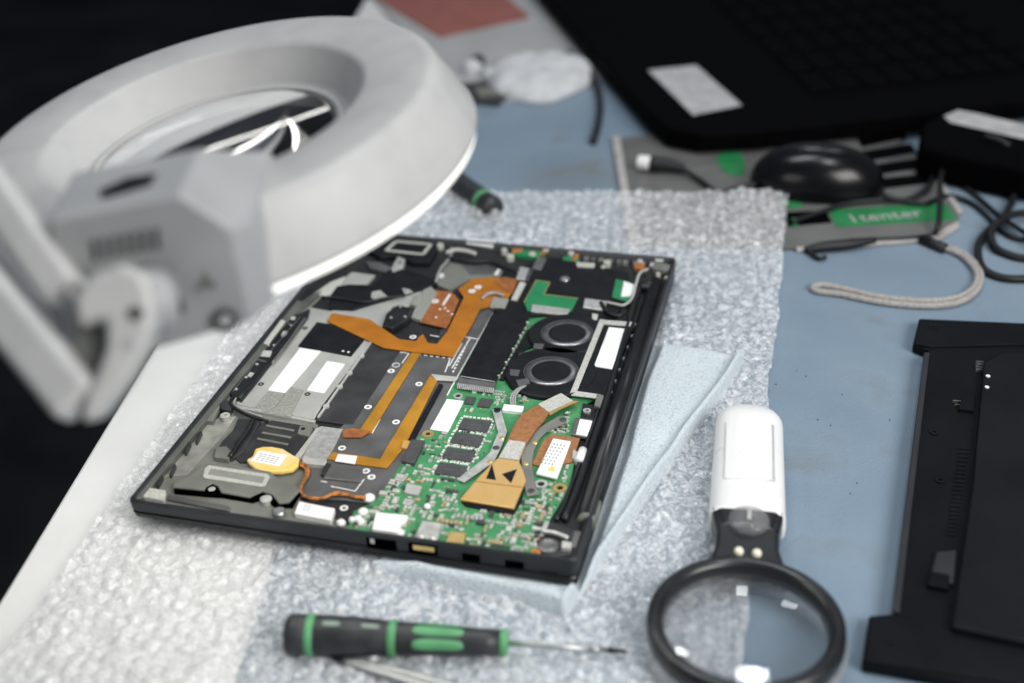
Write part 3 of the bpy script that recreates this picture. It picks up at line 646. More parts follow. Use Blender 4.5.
part('orange_pad','orangew',[(532,548),(541,549),(540,554),(531,553)],.0195,bevel=.0003)
part('frame_post','speaker',[(597,393),(604,395),(600,407),(594,405)],.0212,bevel=.0005)
part('frame_corner','blackp',[(583,403),(600,407),(592,432),(578,430)],.0190)
b = MB(); p=at(587,411,.0195); b.ring(p,.0010,.0022,.0188,.0200,18); b.build('screw','tin',LP)
# heat pipe, brackets and modules
part('small_module','mgrey',[(576,417),(596,420),(589,438),(571,434)],.0196,zb=zc,bevel=.0003)
part('module_label','white',[(580,419),(593,421),(587,436),(576,434)],.0199,zb=.0196)
keep.append([(570,405),(600,405),(592,440),(568,438)])
part('ribbon_pad','copperd',[(551,434),(580,438),(572,462),(545,467),(532,464),(543,441)],.0190,zb=zc,label='copper coloured pad under the white module')
lm = part('white_module','white',[(553,438),(571,441),(557,478),(536,473)],.0206,zb=.0190,bevel=.0005)
keep.append([(530,432),(582,434),(560,482),(530,478)])
b = MB()
for r_ in range(4):
    for i in range(7):
        x = 554.5 - i*2.0 + r_*3.4; y = 443 + i*3.1 + r_*.6
        bar((x,y),(x-.8,y+1.5),.0007,.0208,.0206,b)
b.build('module_print','ink',lm)
part('warning_triangle','yellow',[(547,469.5),(554,465),(555,472)],.0208,zb=.0206,parent=lm)
part('white_clip','lgrey',[(573,449),(578,451),(577,462),(572,457)],.0205,bevel=.0004)
b = MB(); b.tube([at(583,450,.0205),at(579,461,.0205)],.0022,n=16,sub=1); b.build('white_clip','white',LP)
strap1 = [(492,409),(501,410),(507,431),(503,443),(494,462),(486,467),(464,482),(457,479),(483,459),(490,452),(498,432)]
part('cooler_bracket','tin',strap1,.0198,zb=.0192,bevel=.0002,label='pale steel cooler bracket'); keep.append(strap1)
strap2 = [(559,416),(567,418),(565,423),(546,432),(540,438),(534,450),(532,464),(535,482),(539,494),(527,496),(523,480),(521,455),(527,440),(537,429),(548,422)]
part('cooler_bracket','speaker',strap2,.0198,zb=.0192,bevel=.0002,label='dark grey cooler bracket'); keep.append(strap2)
for x, y, m in ((497,410,'blackp'),(496,447,'chip'),(563,419,'chip'),(535,442,'gold'),(526,463,'gold'),(502,437,'gold'),(490,461,'gold'),(531,490,'chip')):
    screw(x,y,.0204,.0014 if m=='gold' else .0018,m,h=.0008)
hp = part('heat_pipe','copperd',[(538,404),(561,393),(573,400),(579,401),(563,407),(549,413),(545,419),(536,429),(528,441),(526,444),(507,440),(514,424),(522,413)],.0216,zb=.0200,bevel=.0006)
part('pipe_pad','felt2',[(538,404),(561,393),(573,400.5),(549,412)],.0219,zb=.0216,parent=hp)
part('pipe_edge','gold',[(549,413),(573,401),(579,401),(564,407),(550,415)],.0217,zb=.0213,parent=hp)
hp2 = part('heat_spreader','copperl',[(509,440),(526,443),(519,461),(523,470),(526,480),(523,487),(514,508),(460,499),(475,481),(490,465),(499,457)],.0210,zb=.0196,bevel=.0004)
part('pipe_pad','felt2',[(509,440),(526,442),(518,460),(499,457)],.0219,zb=.0209,parent=hp2)
part('spreader_gap','black',[(492,464),(496,480),(486,478.5)],.0211,zb=.0205,parent=hp2); part('spreader_gap','black',[(517,469),(511,483),(502,474)],.0211,zb=.0205,parent=hp2)
b = MB(); bar((475,481),(496,484),.0004,.0212,.0210,b); bar((496,484),(523,487),.0004,.0212,.0210,b); b.build('spreader_fold','copperd',hp2)
part('spreader_dark_skirt','black',[(461,500),(514,509),(524,488),(522,500),(513,514),(465,505)],.0192,zb=zc)
keep += [[(455,478),(500,440),(515,410),(560,390),(585,400),(545,420),(528,470),(526,500),(514,514),(458,506)], [(455,370),(500,378),(535,310),(600,300),(600,395),(560,400),(500,392),(455,392)]]
# scattered surface components
def inside(p, poly):
    x, y = p; c = False; n = len(poly)
    for i in range(n):
        x1, y1 = poly[i]; x2, y2 = poly[(i+1) % n]
        if (y1 > y) != (y2 > y) and x < (x2-x1)*(y-y1)/(y2-y1) + x1: c = not c
    return c
comps = []; pts = []
zones = [([(376,502),(400,466),(434,476),(462,482),(458,506),(514,515),(524,500),(545,500),(548,520),(540,548),(532,555),(352,528),(356,514)], 400, .0014),
         ([(424,436),(446,434),(436,470),(432,475),(405,468)], 45, .0011), ([(447,434),(497,414),(499,430),(480,462),(462,480),(434,476)], 90, .0008),
         ([(496,383),(540,402),(520,412),(500,405),(460,414),(462,394)], 60, .0009), ([(548,424),(580,405),(574,440),(552,434)], 60, .0009), ([(540,480),(570,465),(566,490),(548,521),(538,505)], 60, .0011)]
for poly, n, sz in zones:
    xs = [p[0] for p in poly]; ys = [p[1] for p in poly]; k = 0; tries = 0
    while k < n and tries < n * 40:
        tries += 1; p = (random.uniform(min(xs), max(xs)), random.uniform(min(ys), max(ys)))
        w = at(p[0], p[1], zc); w = Vector((round(w.x / .0011) * .0011, round(w.y / .0011) * .0011, w.z))
        s_ = sz * random.choice([.6,.7,.8,1,1.2,1.9]); l_ = s_ * random.uniform(1.1, 1.9); hz_ = random.random() < .5
        m_ = random.choice(['smdl','smdl','smdl','tin','smdb','chip','chip','felt2']); hh = random.uniform(.25,.6)
        step = (s_ * 1.35) if s_ < sz * 1.3 else 1; run = random.choice([1,2,3,4,6]) if step < 1 else 1
        dv = Vector((0, step, 0)) if not hz_ else Vector((step, 0, 0))
        for r_i in range(run):
            ww = w + dv * r_i; c_ = RC.transposed() @ (ww - CAM); pp = (512 - FPX * c_.x / c_.z, 341.5 + FPX * c_.y / c_.z)
            if not inside(pp, poly) or not inside(pp, board_px) or any(inside(pp, q_) for q_ in keep): continue
            if any((ww.x-c[0])**2 + (ww.y-c[1])**2 < (max(c[2],l_)*.66)**2 for c in pts if c[3] != tries): continue
            pts.append((ww.x, ww.y, l_, tries)); comps.append((ww, s_, l_, hz_, m_, hh)); k += 1
comps.sort(key=lambda c: -c[1]*c[2])
rest = {}
for i, (w, s_, l_, r_, m, h) in enumerate(comps):
    sx, sy = (s_, l_) if r_ else (l_, s_)
    if i < 95:
        b = MB(); b.box((w.x, w.y, zc-.0001), sx, sy, s_*h+.0003, 0); b.build('surface_component', m, pcb, bevel=.00012, seg=1)
    else: rest.setdefault(m, MB()).box((w.x, w.y, zc-.0001), sx, sy, s_*h+.0003, 0)
allm = MB(); mats = []; 
for m, b in rest.items(): 
    o_ = len(allm.v); allm.add(b.v, b.f); mats += [m]*len(b.f)
o = allm.build('tiny_surface_components', 'smdl', pcb, kind='stuff')
names = sorted(set(mats)); o.data.materials.clear()
for m in names: o.data.materials.append(M[m])
o.data.polygons.foreach_set('material_index', [names.index(m) for m in mats])
# solder dots around memory chips
b = MB()
for px in keep[:4]:
    for (p, q_, n) in ((px[0],px[1],9),(px[3],px[2],9),(px[0],px[3],4),(px[1],px[2],4)):
        for i in range(n):
            t = (i+random.uniform(.2,.8))/n; x = p[0]+(q_[0]-p[0])*t; y = p[1]+(q_[1]-p[1])*t
            cx = sum(a_[0] for a_ in px)/4; cy = sum(a_[1] for a_ in px)/4
            x += (x-cx)*.10; y += (y-cy)*.2; w = at(x,y,zc); b.box((w.x,w.y,zc-.0001),.0013,.0011,.0006)
b.build('memory_capacitors','mark',pcb)
# ports on the front-facing side wall (plane y=0)
fa_, fb_ = Vector((*C4[0], 0)), Vector((*C4[1], 0)); fnn = Vector((fb_.y-fa_.y, -(fb_.x-fa_.x), 0)).normalized()
def side(x, y): return onplane(x, y, fa_, fnn)
def port(name, x0, y0, x1, y1, m, par=LP, out=.0003, ins=.002, bevel=.0003):
    a_ = side(x0, y0); c_ = side(x1, y1)
    sg = fnn if fnn.y < 0 else -fnn; T = [Vector((a_.x,a_.y,a_.z)),Vector((c_.x,c_.y,a_.z)),Vector((c_.x,c_.y,c_.z)),Vector((a_.x,a_.y,c_.z))]
    b = MB(); b.hull([t + sg*out for t in T], [t - sg*ins for t in T]); return b.build(name, m, par, bevel=bevel)
p1 = port('card_port', 366, 537, 397, 551, 'void'); port('port_pin', 370, 538, 375, 543.5, 'tin', p1, .0006)
p2 = port('usb_port', 408, 542, 438, 556, 'void'); port('port_contacts', 413, 544.5, 435, 552, 'gold', p2, .0006)
port('usb_port', 462, 553, 480, 562.5, 'void'); port('audio_port', 505, 560, 524, 569, 'void')
port('vent_slot', 540, 571, 558, 576, 'black')

# ------------------------------------------------------------------ ring magnifier lamp
SC = .85
lc = CAM + (Vector((0.02483918, 0.09753866, 0.16916165)) - CAM) * SC
ln = Vector((-0.14226316, -0.11557006, 0.98305888)).normalized()
LM = thing('magnifier_lamp', 'white ring magnifier lamp on a jointed arm hanging over the opened laptop', 'lamp', (lc.x, lc.y, 0))
def prof(P): return [(r*SC, h*SC) for r, h in P]
b = MB(); b.lathe(lc, ln, prof([(.0640,-.004),(.0645,.0005),(.0680,.0010),(.0700,.0030),(.0795,.0175),(.0812,.0192),(.0835,.0200),(.1110,.0205),(.1145,.0200),(.1170,.0182),(.1190,.0140),(.1303,-.0095),(.1306,-.0120),(.1290,-.0124),(.0670,-.0124)]), n=160, closed=True); b.build('ring_shade','white_lamp',LM)
b = MB(); b.lathe(lc, ln, prof([(.1288,-.0125),(.1296,-.0140),(.1292,-.0160),(.1270,-.0168),(.1150,-.0150),(.1150,-.0125)]), n=160, closed=True); b.build('diffuser','diffuser',LM)
b = MB(); b.lathe(lc, ln, [((.0930+.0075*math.cos(t))*SC, (-.0190+.0075*math.sin(t))*SC) for t in np.linspace(0,6.283,13)[:-1]], n=120, closed=True); b.build('ring_tube','tube',LM)
cap = [(.0640*math.sin(t)/math.sin(.26), (math.cos(t)-math.cos(.26))*.0640/math.sin(.26)) for t in np.linspace(.26,.002,14)]
b = MB(); b.lathe(lc, ln, prof([(r,-h-.0012) for r,h in cap][::-1] + [(r,h+.0012) for r,h in cap]), n=96); b.build('lens','glass',LM)
b = MB(); b.lathe(lc, ln, prof([(.0628,.0010),(.0632,.0026),(.0655,.0026),(.0660,.0010)]), n=120, closed=True); b.build('lens_rim','white_lamp',LM)
def lat(x, y, h): return onplane(x, y, lc + ln * (h*SC), ln)
ht, hm, hb_ = .046, .022, -.018
F1,F2,F3,F3x = lat(47,221,ht),lat(180,195,ht),lat(231,231,hm),lat(248,221,hm)
B1,B2,B3 = lat(72,172,ht),lat(203,148,ht),lat(272,150,hm)
fn_ = (F2-F1).cross(ln).normalized(); fn_ = fn_ if fn_.dot(CAM-F1) > 0 else -fn_
F3, F4, F5 = (onplane(x, y, F1, fn_) for x, y in ((231,231),(252,322),(62,378)))
F3x, F4x = (onplane(x, y, F1 - fn_*.007, fn_) for x, y in ((248,221),(274,303)))
B1,B2,B3 = lat(72,172,ht),lat(203,148,ht),lat(272,150,hm)
F4,F4x = lat(252,322,hb_),lat(274,303,hb_)
fn_ = (F2-F1).cross(F4-F1).normalized(); fn_ = fn_ if fn_.dot(CAM-F1) > 0 else -fn_
F3 = onplane(231,231,F1,fn_); F5 = onplane(62,378,F1,fn_); B4 = B3 - ln*(hm-hb_)*SC; B5 = B1 - ln*(ht-hb_)*SC
b = MB(); b.add([F1,F2,F3,F3x,B1,B2,B3,F5,F4,F4x,B4,B5], [(0,1,5,4),(1,2,3,6,5),(0,7,8,2,1),(2,8,9,3),(3,9,10,6),(4,11,7,0),(4,5,6,10,11),(7,11,10,9,8)])
hs = b.build('housing','grey_lamp',LM,bevel=.0018,seg=3)
def onf(x, y, out=0):
    n = fn_
    return onplane(x, y, F1 + n*out, n)
def ft(px, o0, o1, name, m, par=hs, bevel=0):
    b = MB(); b.hull([onf(x,y,o1) for x,y in px],[onf(x,y,o1)-(onf(x,y,o1)-onf(x,y,o0)).normalized()*(o1-o0) for x,y in px]); return b.build(name,m,par,bevel=bevel)
for i in range(7):
    x = 90 + i*10.5; y = 240 - i*1.9; ft([(x,y),(x+5,y-1),(x+8,y+20),(x+3,y+22)],-.001,.0004,'vent_slot','lamp_dark')
sw = ft([(156,274),(172,271),(186,312),(164,318)],-.001,.002,'rocker_switch','lamp_dark',bevel=.0006)
ft([(163,285),(172,282),(176,294),(167,297)],-.001,.0045,'switch_nub','white_lamp',sw,.001)
def rndf(cx, cy, r, n=20): return [(cx+r*math.cos(2*math.pi*i/n), cy+r*.85*math.sin(2*math.pi*i/n)) for i in range(n)]
ft(rndf(208,282,19),-.001,.0005,'knob_recess','grey_lamp'); ft([(196,290),(205,272),(218,288)],-.001,.0012,'embossed_triangle','speaker')
kb = ft(rndf(225,321,14),-.001,.0015,'screw_plate','lamp_dark'); ft([(216,321),(225,314),(233,319),(226,328)],-.001,.003,'plate_star','white_lamp',kb,.0006)
def ttop(px, o0, o1, name, m):
    b = MB(); T=[lat(x,y,ht+o1/SC) for x,y in px]; b.hull(T,[t-ln*(o1-o0) for t in T]); return b.build(name,m,hs)
ttop([(100,190),(127,177),(156,173),(150,184),(124,192),(101,198)],-.001,.0006,'top_slot','black')
# bracket in front of the housing, and two parallel arm bars
bd = min((F1-CAM).length,(F5-CAM).length)*.93
def cprism(px, d0, d1, name, m, par=LM, bevel=.002, seg=3):
    b = MB(); b.hull([deep(x,y,d0) for x,y in px],[deep(x,y,d0)+RC@Vector((0,0,-(d1-d0))) for x,y in px]); return b.build(name,m,par,bevel=bevel,seg=seg)
DB = .395
br = cprism([(72,304),(78,288),(92,274),(120,264),(140,270),(149,285),(152,305),(151,328),(142,352),(124,382),(106,406),(96,420),(78,424),(84,395),(96,372),(104,348),(104,322),(92,322),(78,330)], DB, DB+.014, 'bracket','white_lamp',bevel=.004,seg=4)
cprism(rndf(135,313,8), DB-.0010, DB+.002, 'bolt_hole','lamp_dark',br,.0003); cprism(rndf(129,343,6), DB-.0008, DB+.002, 'bolt_head','grey_lamp',br,.0003)
b = MB(); a_=deep(150,315,DB+.012); c_=(F1+F4)/2; b.tube([a_, a_.lerp(c_,.7)],.009,n=20,sub=1); b.build('swivel_pin','grey_lamp',LM)
cprism([(76,326),(103,318),(106,350),(92,376),(74,352)], DB+.012, DB+.020,'bracket_web','speaker',LM,.001)
def armbar(px0, px1, d0, d1, w, t, m='white_lamp'):
    A = deep(*px0,d0); Bp = deep(*px1,d1); d=(Bp-A).normalized(); v=(RC@Vector((0,0,1))); s_=d.cross(v).normalized(); v=s_.cross(d)
    P=[(-w,-t),(w,-t),(w,t),(-w,t)]; b=MB(); b.hull([Bp+s_*x+v*y for x,y in P],[A+s_*x+v*y for x,y in P]); return b.build('arm_bar',m,LM,bevel=.0035,seg=4)
armbar((-130,18),(68,296),.47,.415,.0072,.006); armbar((-130,150),(82,405),.455,.400,.0084,.006)
armbar((-130,90),(60,345),.50,.445,.0055,.004,'grey_lamp')
for (x,y,dd,r) in ((84,292,.418,.0042),):
    b=MB(); c_=deep(x,y,dd); v=RC@Vector((0,0,1)); b.lathe(c_-v*.008,v,[(r*.9,0),(r,.001),(r,.015),(r*.85,.0165),(r*.4,.0165),(r*.35,.0155)],n=32); b.build('pivot','white_lamp',LM)

# ------------------------------------------------------------------ screwdriver near the front
def axis_frame(p0, p1): return (p1-p0).normalized(), (p1-p0).length
def dm(L, pts): return [(r, t*L) for t, r in pts]
h0 = at(286,634,.0135); h1 = at(508,643,.0105); ax, Lh = axis_frame(h0, h1)
SD = thing('precision_screwdriver', 'black precision screwdriver with green bands and grips in front of the laptop', 'screwdriver', tuple(h0.lerp(h1,.5).xy)+(0,))
b = MB(); b.lathe(h0,ax,dm(Lh,[(0,.0060),(.008,.0082),(.03,.0090),(.09,.0091),(.10,.0086),(.13,.0086),(.14,.0090),(.30,.0088),(.45,.0078),(.47,.0074),(.50,.0074),(.52,.0075),(.60,.0070),(.68,.0064),(.80,.0062),(.90,.0058),(.965,.0056)]),n=40); hd=b.build('handle','sdblack',SD)
for t0, t1, r in ((.098,.134,.0090),(.466,.503,.0077),(.965,1.0,.0056)):
    b = MB(); b.lathe(h0,ax,dm(Lh,[(t0,r),(t0+.004,r+.0003),(t1-.004,r+.0003),(t1,r)]),n=40); b.build('green_band','green',SD)
upv = Vector((0,0,1)); sdv = ax.cross(upv).normalized()
def padon(t0, t1, ang, hw, r0, r1, m, name, lift=.0007):
    def fn(u, v):
        t=t0+(t1-t0)*u; w=(v-.5)*2; sq=(1-abs(2*u-1)**6)**.5 if abs(2*u-1)<1 else 0
        aa=ang+w*hw*sq; r=(r0+(r1-r0)*u)+lift*(1-abs(w)**4)*(sq**.5)-.0003; return h0+ax*(t*Lh)+(upv*math.cos(aa)+sdv*math.sin(aa))*r
    vs,fs=grid(28,14,fn); b=MB(); b.add(vs,fs,True); return b.build(name,m,SD)
fr_ = -1 if (sdv.dot(CAM-h0))<0 else 1
for a_ in (.15, 1.15, -1.0): padon(.575,.81,fr_*a_,.40,.0072,.0063,'green','grip_pad')
padon(.17,.44,fr_*.15,.22,.0090,.0079,'sdgrey','handle_stripe',.0005)
s1 = at(608,650,.0075); s2 = at(627,651.5,.0070)
b = MB(); b.tube([h1, s1],.0011,n=16,sub=1); b.build('shaft','steel',SD)
b = MB(); b.tube([h1.lerp(s1,.82), h1.lerp(s1,.92)],.0017,n=16,sub=1); b.build('collar','steel',SD)
b = MB(); b.tube([s1, s2],lambda t:.0013-.0006*t,n=14,sub=1); b.build('tip','coverl',SD)
# tweezers running off the bottom
T0 = at(318,650,.0065); TW = thing('steel_tweezers','slim steel tweezers with dark tips lying beneath the precision screwdriver','tweezers',(T0.x,T0.y,0))
for s_ in (-1,1):
    pts_=[at(322,652+s_*.8,.0070),at(342,659+s_*1.2,.0075),at(375,668+s_*2.4,.0085),at(425,682+s_*3.6,.0095),at(500,704+s_*3.5,.0100),at(580,728+s_*1.0,.0100)]
    b=MB(); b.tube(pts_[:2],lambda t:.0006+.0004*t,n=10,sub=1); b.build('tip','cover',TW)
    b=MB(); b.tube(pts_[1:],lambda t:.0010+.0012*math.sin(min(1,t*1.6)*1.57),n=12,flat=.6); b.build('arm','steel',TW)

# second screwdriver behind the laptop
g0 = at(494,209,.0125); g1 = at(380,128,.0120); ax2, L2 = axis_frame(g0,g1)
S2 = thing('capped_screwdriver','black screwdriver with one green ring lying behind the opened laptop, half under the lamp','screwdriver',(g0.x,g0.y,0))
b=MB(); b.lathe(g0,ax2,[(.0060,-.001),(.0082,.0),(.0090,.002),(.0090,.012),(.0083,.014),(.0083,.018),(.0090,.020),(.0088,.060),(.0070,.085),(.0060,.12)],n=36); b.build('handle','sdblack',S2)
b=MB(); b.lathe(g0,ax2,[(.0088,.0135),(.0092,.014),(.0092,.018),(.0088,.0185)],n=36); b.build('green_band','green',S2)
b=MB(); b.tube([g0+ax2*.12,g0+ax2*.17],.0015,sub=1); b.build('shaft','steel',S2)

# ------------------------------------------------------------------ hand magnifier
hz=.0160; mc=at(745,629,hz)
r_in=((at(828,629,hz)-at(663,629,hz)).length)/2
top=at(749,420,.013); axm=Vector((top.x-mc.x,top.y-mc.y,0)).normalized(); sdm=Vector((axm.y,-axm.x,0))
HM=thing('hand_magnifier','white handled magnifying glass with black round rim lying on the mat and bubble wrap','magnifying glass',(mc.x,mc.y,0))
b=MB(); b.lathe(mc,(0,0,1),[(r_in,-.004),(r_in-.0006,-.003),(r_in,.004),(r_in+.0015,.0062),(r_in+.0050,.0062),(r_in+.0068,.0048),(r_in+.0072,.0015),(r_in+.0070,-.0015),(r_in+.0060,-.004)],n=120,closed=True); b.build('rim','mgblack',HM)
b=MB(); b.lathe(mc,(0,0,1),[(r_in+.0012,-.0125),(r_in+.0005,-.0042),(r_in+.0064,-.0042),(r_in+.0071,-.0018),(r_in+.0080,-.0018),(r_in+.0086,-.0045),(r_in+.0082,-.0125)],n=120,closed=True); b.build('clear_base_ring','clearp',HM)
th=.24; cap2=[(r_in*math.sin(t)/math.sin(th),(math.cos(t)-math.cos(th))*r_in/math.sin(th)) for t in np.linspace(th,.002,12)]
b=MB(); b.lathe(mc,(0,0,1),[(r,-h*.7-.0008) for r,h in cap2][::-1]+[(r,h*.55+.0008) for r,h in cap2],n=96); b.build('lens','hglass',HM)
def P(al, sd, z): return mc+axm*al+sdm*sd+Vector((0,0,z-mc.z))
botd=(at(748,520,.016)-mc).dot(axm); topd=(at(749,414,.012)-mc).dot(axm)
hwid=(at(784,500,.012)-at(709,500,.012)).length/2
def handle_loft(a0,a1,w0,w1,t,roundtop,name,m,zc_=.0125,n=36,bulge=0):
    b=MB(); K=40; rows=[]
    for k in range(K+1):
        u=k/K; al=a0+(a1-a0)*u; w=w0+(w1-w0)*u; tt=t
        if roundtop:
            d=(a1-al); rr_=w1*.95
            if d<rr_: q_=max(.0,1-((rr_-d)/rr_)**2.1)**.5; w=w*max(q_,.02); tt=t*max(q_,.02)**.55
        row=[]
        for i in range(n):
            an=2*math.pi*i/n; c_=math.cos(an); s_=math.sin(an); e=.62
            row.append(P(al,w*math.copysign(abs(c_)**e,c_),zc_+tt*math.copysign(abs(s_)**e,s_)))
        rows+=row
    fs=[(k*n+i,k*n+(i+1)%n,(k+1)*n+(i+1)%n,(k+1)*n+i) for k in range(K) for i in range(n)]+[tuple(range(n)),tuple(K*n+i for i in range(n))]
    b.add(rows,fs,True); return b.build(name,m,HM)
hnd=handle_loft(botd,topd,hwid,hwid*.97,.0105,True,'handle','wplast')
# battery cover outline on the handle top
def hl(x,y,z=.0230): return at(x,y,z)
b=MB()
for p_,q_ in (((725,478),(727,422)),((725,478),(775,480)),((775,480),(774,424))): bar(p_,q_,.00045,.02315,.0222,b)
b.build('battery_cover_seam','seam',HM)
nk=MB(); rr_=r_in+.006
g_=botd-rr_; pr=[(rr_*.78,-rr_*.60),(rr_*.93,-rr_*.42),(rr_+g_*.25,-hwid*.80),(rr_+g_*.6,-hwid*.80),(botd+.004,-hwid*.95),(botd+.004,hwid*.95),(rr_+g_*.6,hwid*.80),(rr_+g_*.25,hwid*.80),(rr_*.93,rr_*.42),(rr_*.78,rr_*.60),(rr_*.90,0)]
nk.hull([P(a_,s_,.0205) for a_,s_ in pr],[P(a_,s_,.0075) for a_,s_ in pr]); nk.build('neck','mgblack',HM,bevel=.0025,seg=4)
ns=MB(); a0=botd+.002; ns.hull([P(a0-.013,-.011,.0212),P(a0-.013,.011,.0212),P(a0,.014,.0222),P(a0,-.014,.0222)],[P(a0-.016,-.014,.018),P(a0-.016,.014,.018),P(a0,.017,.018),P(a0,-.017,.018)]); ns.build('neck_crest','mgblack',HM,bevel=.002,seg=3)
p=at(749,517,.0235); b=MB(); b.lathe((p.x,p.y,.0185),(0,0,1),[(.0100,0),(.0098,.0035),(.0085,.0052),(.005,.0062),(.0001,.0064)],n=36); b.build('switch_dome','clearp',HM)
b=MB(); b.box((p.x,p.y,.0246),.0022,.0080,.0012,math.atan2(axm.y,axm.x)-math.pi/2); b.build('switch_slider','lgrey',HM,bevel=.0005)
for x,y in ((739,549),(757,551)):
    p=at(x,y,.0225); b=MB(); b.lathe((p.x,p.y,.0185),(0,0,1),[(.0022,0),(.0022,.003),(.0016,.0042),(.0004,.0046)],n=20); b.build('led','led',HM)

# ------------------------------------------------------------------ detached bottom cover at right
CV=thing('laptop_bottom_cover','detached black laptop bottom cover lying on the blue mat at right','laptop cover',base(980,500))
def cpart(name,m,px,zt,zb,bevel=.0008,par=CV,**k):
    b=MB(); b.prism(px,zb,zt); return b.build(name,m,par,bevel=bevel,seg=2,**k)
body=cpart('cover_plate','cover',[(919,318),(1060,324),(1100,330),(1100,705),(1024,692),(862,662),(869,615),(894,613),(928,349),(913,344)],.0085,.0022,.0012)
cpart('edge_rail','coverl',[(924,352),(930,352),(900,612),(892,610)],.0105,.0082,.0006)
cpart('raised_panel','cover2',[(1003,352),(1100,354),(1100,660),(1040,645),(952,626),(973,482),(984,362)],.0125,.0083,.0010)
pn=cpart('end_block','cover',[(919,319),(1024,323),(1100,327),(1100,342),(930,346),(915,343)],.0100,.0083,.0008)
cpart('end_block','cover',[(871,617),(896,616),(930,630),(1060,668),(1060,690),(864,660)],.0100,.0083,.0012)
for x,y in ((988,376),(987,387)):
    b=MB(); p=at(x,y,.0128); b.disc(p,.0012,.0120,.0130,16); b.build('rivet','white',CV)
b=MB()
for i in range(4): bar((976,361+i*2.6),(984-i*.4,361.6+i*2.6),.0006,.0105,.0083,b)
bar((953,400),(974,402),.0006,.0100,.0083,b); bar((955,404),(972,405),.0005,.0098,.0083,b); b.build('latch_pin','mgrey',CV)
cpart('latch','cover',[(962,398),(975,395),(974,410),(958,408)],.0110,.0083,.0006)
b=MB()
for i in range(22): y=448+i*4.1; x=968-i*.62; bar((x-9,y),(x+1,y+.6),.0009,.0092,.0083,b)
b.build('vent_slats','cover2',CV)
cpart('foam_patch','coverl',[(936,551),(957,549),(954,583),(929,579)],.0105,.0083,.0012)
cpart('foam_patch','cover',[(930,570),(950,574),(949,588),(927,584)],.0115,.0083,.0010)
for x,y in ((934,432),(933,327),(892,640),(940,480)):
    b=MB(); p=at(x,y,.009 if y>340 and y<630 else .0102); b.ring(p,.0012,.0024,.0083,p.z+.0003,22); b.build('screw_hole','cover2',CV)

# ------------------------------------------------------------------ black notebook, top right
NB=thing('black_notebook','large black laptop with a worn pale sticker at the back of the bench','laptop',base(800,60))
def npart(name,m,px,zt,zb,par=NB,bevel=.0008,**k):
    b=MB(); b.prism(px,zb,zt); return b.build(name,m,par,bevel=bevel,seg=3,**k)
K=Vector
def notebook_outline(): return [(500,-58),(549,0),(648,112),(668,128),(700,134),(760,131),(860,120),(1100,92),(1180,80),(1100,-160),(700,-160)]
nb=npart('base',"lapblack",notebook_outline(),.024,.008,bevel=.003)
npart('trim','coverl',[(666,136),(700,142),(860,128),(1100,99),(1100,103),(860,133),(700,147),(664,140)],.010,.0035,bevel=.0006)
for x,y in ((690,118),(860,105),(600,40)):
    b=MB(); p=at(x,y,.008); b.disc(p,.006,.002,.009,20); b.build('rubber_foot','cable',NB)
npart('sticker','sticker',[(648,70),(696,65),(742,105),(693,115)],.0243,.0239,bevel=0)
kbd=npart('keyboard_deck','keyblack',[(705,-8),(815,98),(1060,70),(930,-60)],.0245,.0239,bevel=.0003)
k0,k1,k2=at(812,96,.0245),at(708,-5,.0245),at(1055,68,.0245)
for i in range(6):
    for j in range(9):
        a_=(i+.5)/6; c_=(j+.5)/9; p=k0+(k1-k0)*a_+(k2-k0)*c_
        e1_=(k1-k0)/6*.42; e2_=(k2-k0)/9*.42
        T=[p-e1_-e2_,p+e1_-e2_,p+e1_+e2_,p-e1_+e2_]
        b=MB(); b.hull([t+K((0,0,.0018)) for t in T],T); b.build('key','keyblack',kbd,bevel=.0005)

# ------------------------------------------------------------------ tool kit case, mouse, cables behind
KC=thing('tool_kit_case','flat grey tool kit case with a green label, under the mouse','case',base(770,190))
def kpart(name,m,px,zt,zb,par=KC,bevel=.0006,**k):
    b=MB(); b.prism(px,zb,zt); return b.build(name,m,par,bevel=bevel,**k)
kpart('case_body','kitgrey',[(614,137),(880,118),(925,165),(960,208),(958,222),(930,236),(800,247),(633,243)],.0050,.0022,bevel=.0015)
kpart('side_edge','kitedge',[(612,136),(620,136),(637,242),(629,243)],.0058,.0024)
kpart('front_edge','kitedge',[(795,243),(940,231),(957,219),(960,226),(940,238),(797,250)],.0048,.0024)
kpart('front_edge','kitedge',[(925,163),(931,165),(963,210),(957,212)],.0058,.0024)
for i in range(4): kpart('stripe','lapblack',[(856+i*5,137+i*14),(902+i*9,128+i*15),(908+i*9,137+i*15),(862+i*5,147+i*14)],.0056,.0049,bevel=.0002)
kpart('stripe','lapblack',[(786,212),(826,210),(832,222),(788,226)],.0056,.0049)
lb=kpart('label','kitgreen',[(829,210),(945,203),(957,219),(836,227)],.0054,.0049,bevel=0)
a_=at(845,220,.0056); c_=at(925,213,.0056)
text('1tenter','label_text','sticker',KC,tuple(at(884,216,.0057)),c_-a_,.0185)
kpart('green_spot','kitgreen',[(716,158),(722,152),(740,151),(746,165),(744,174),(734,176),(722,170)],.0056,.0049,bevel=.0002)
kpart('green_spot','kitgreen',[(774,199),(800,201),(803,206),(792,208)],.0056,.0049); kpart('green_spot','kitgreen',[(791,218),(797,217),(798,225),(792,227)],.0058,.0049)
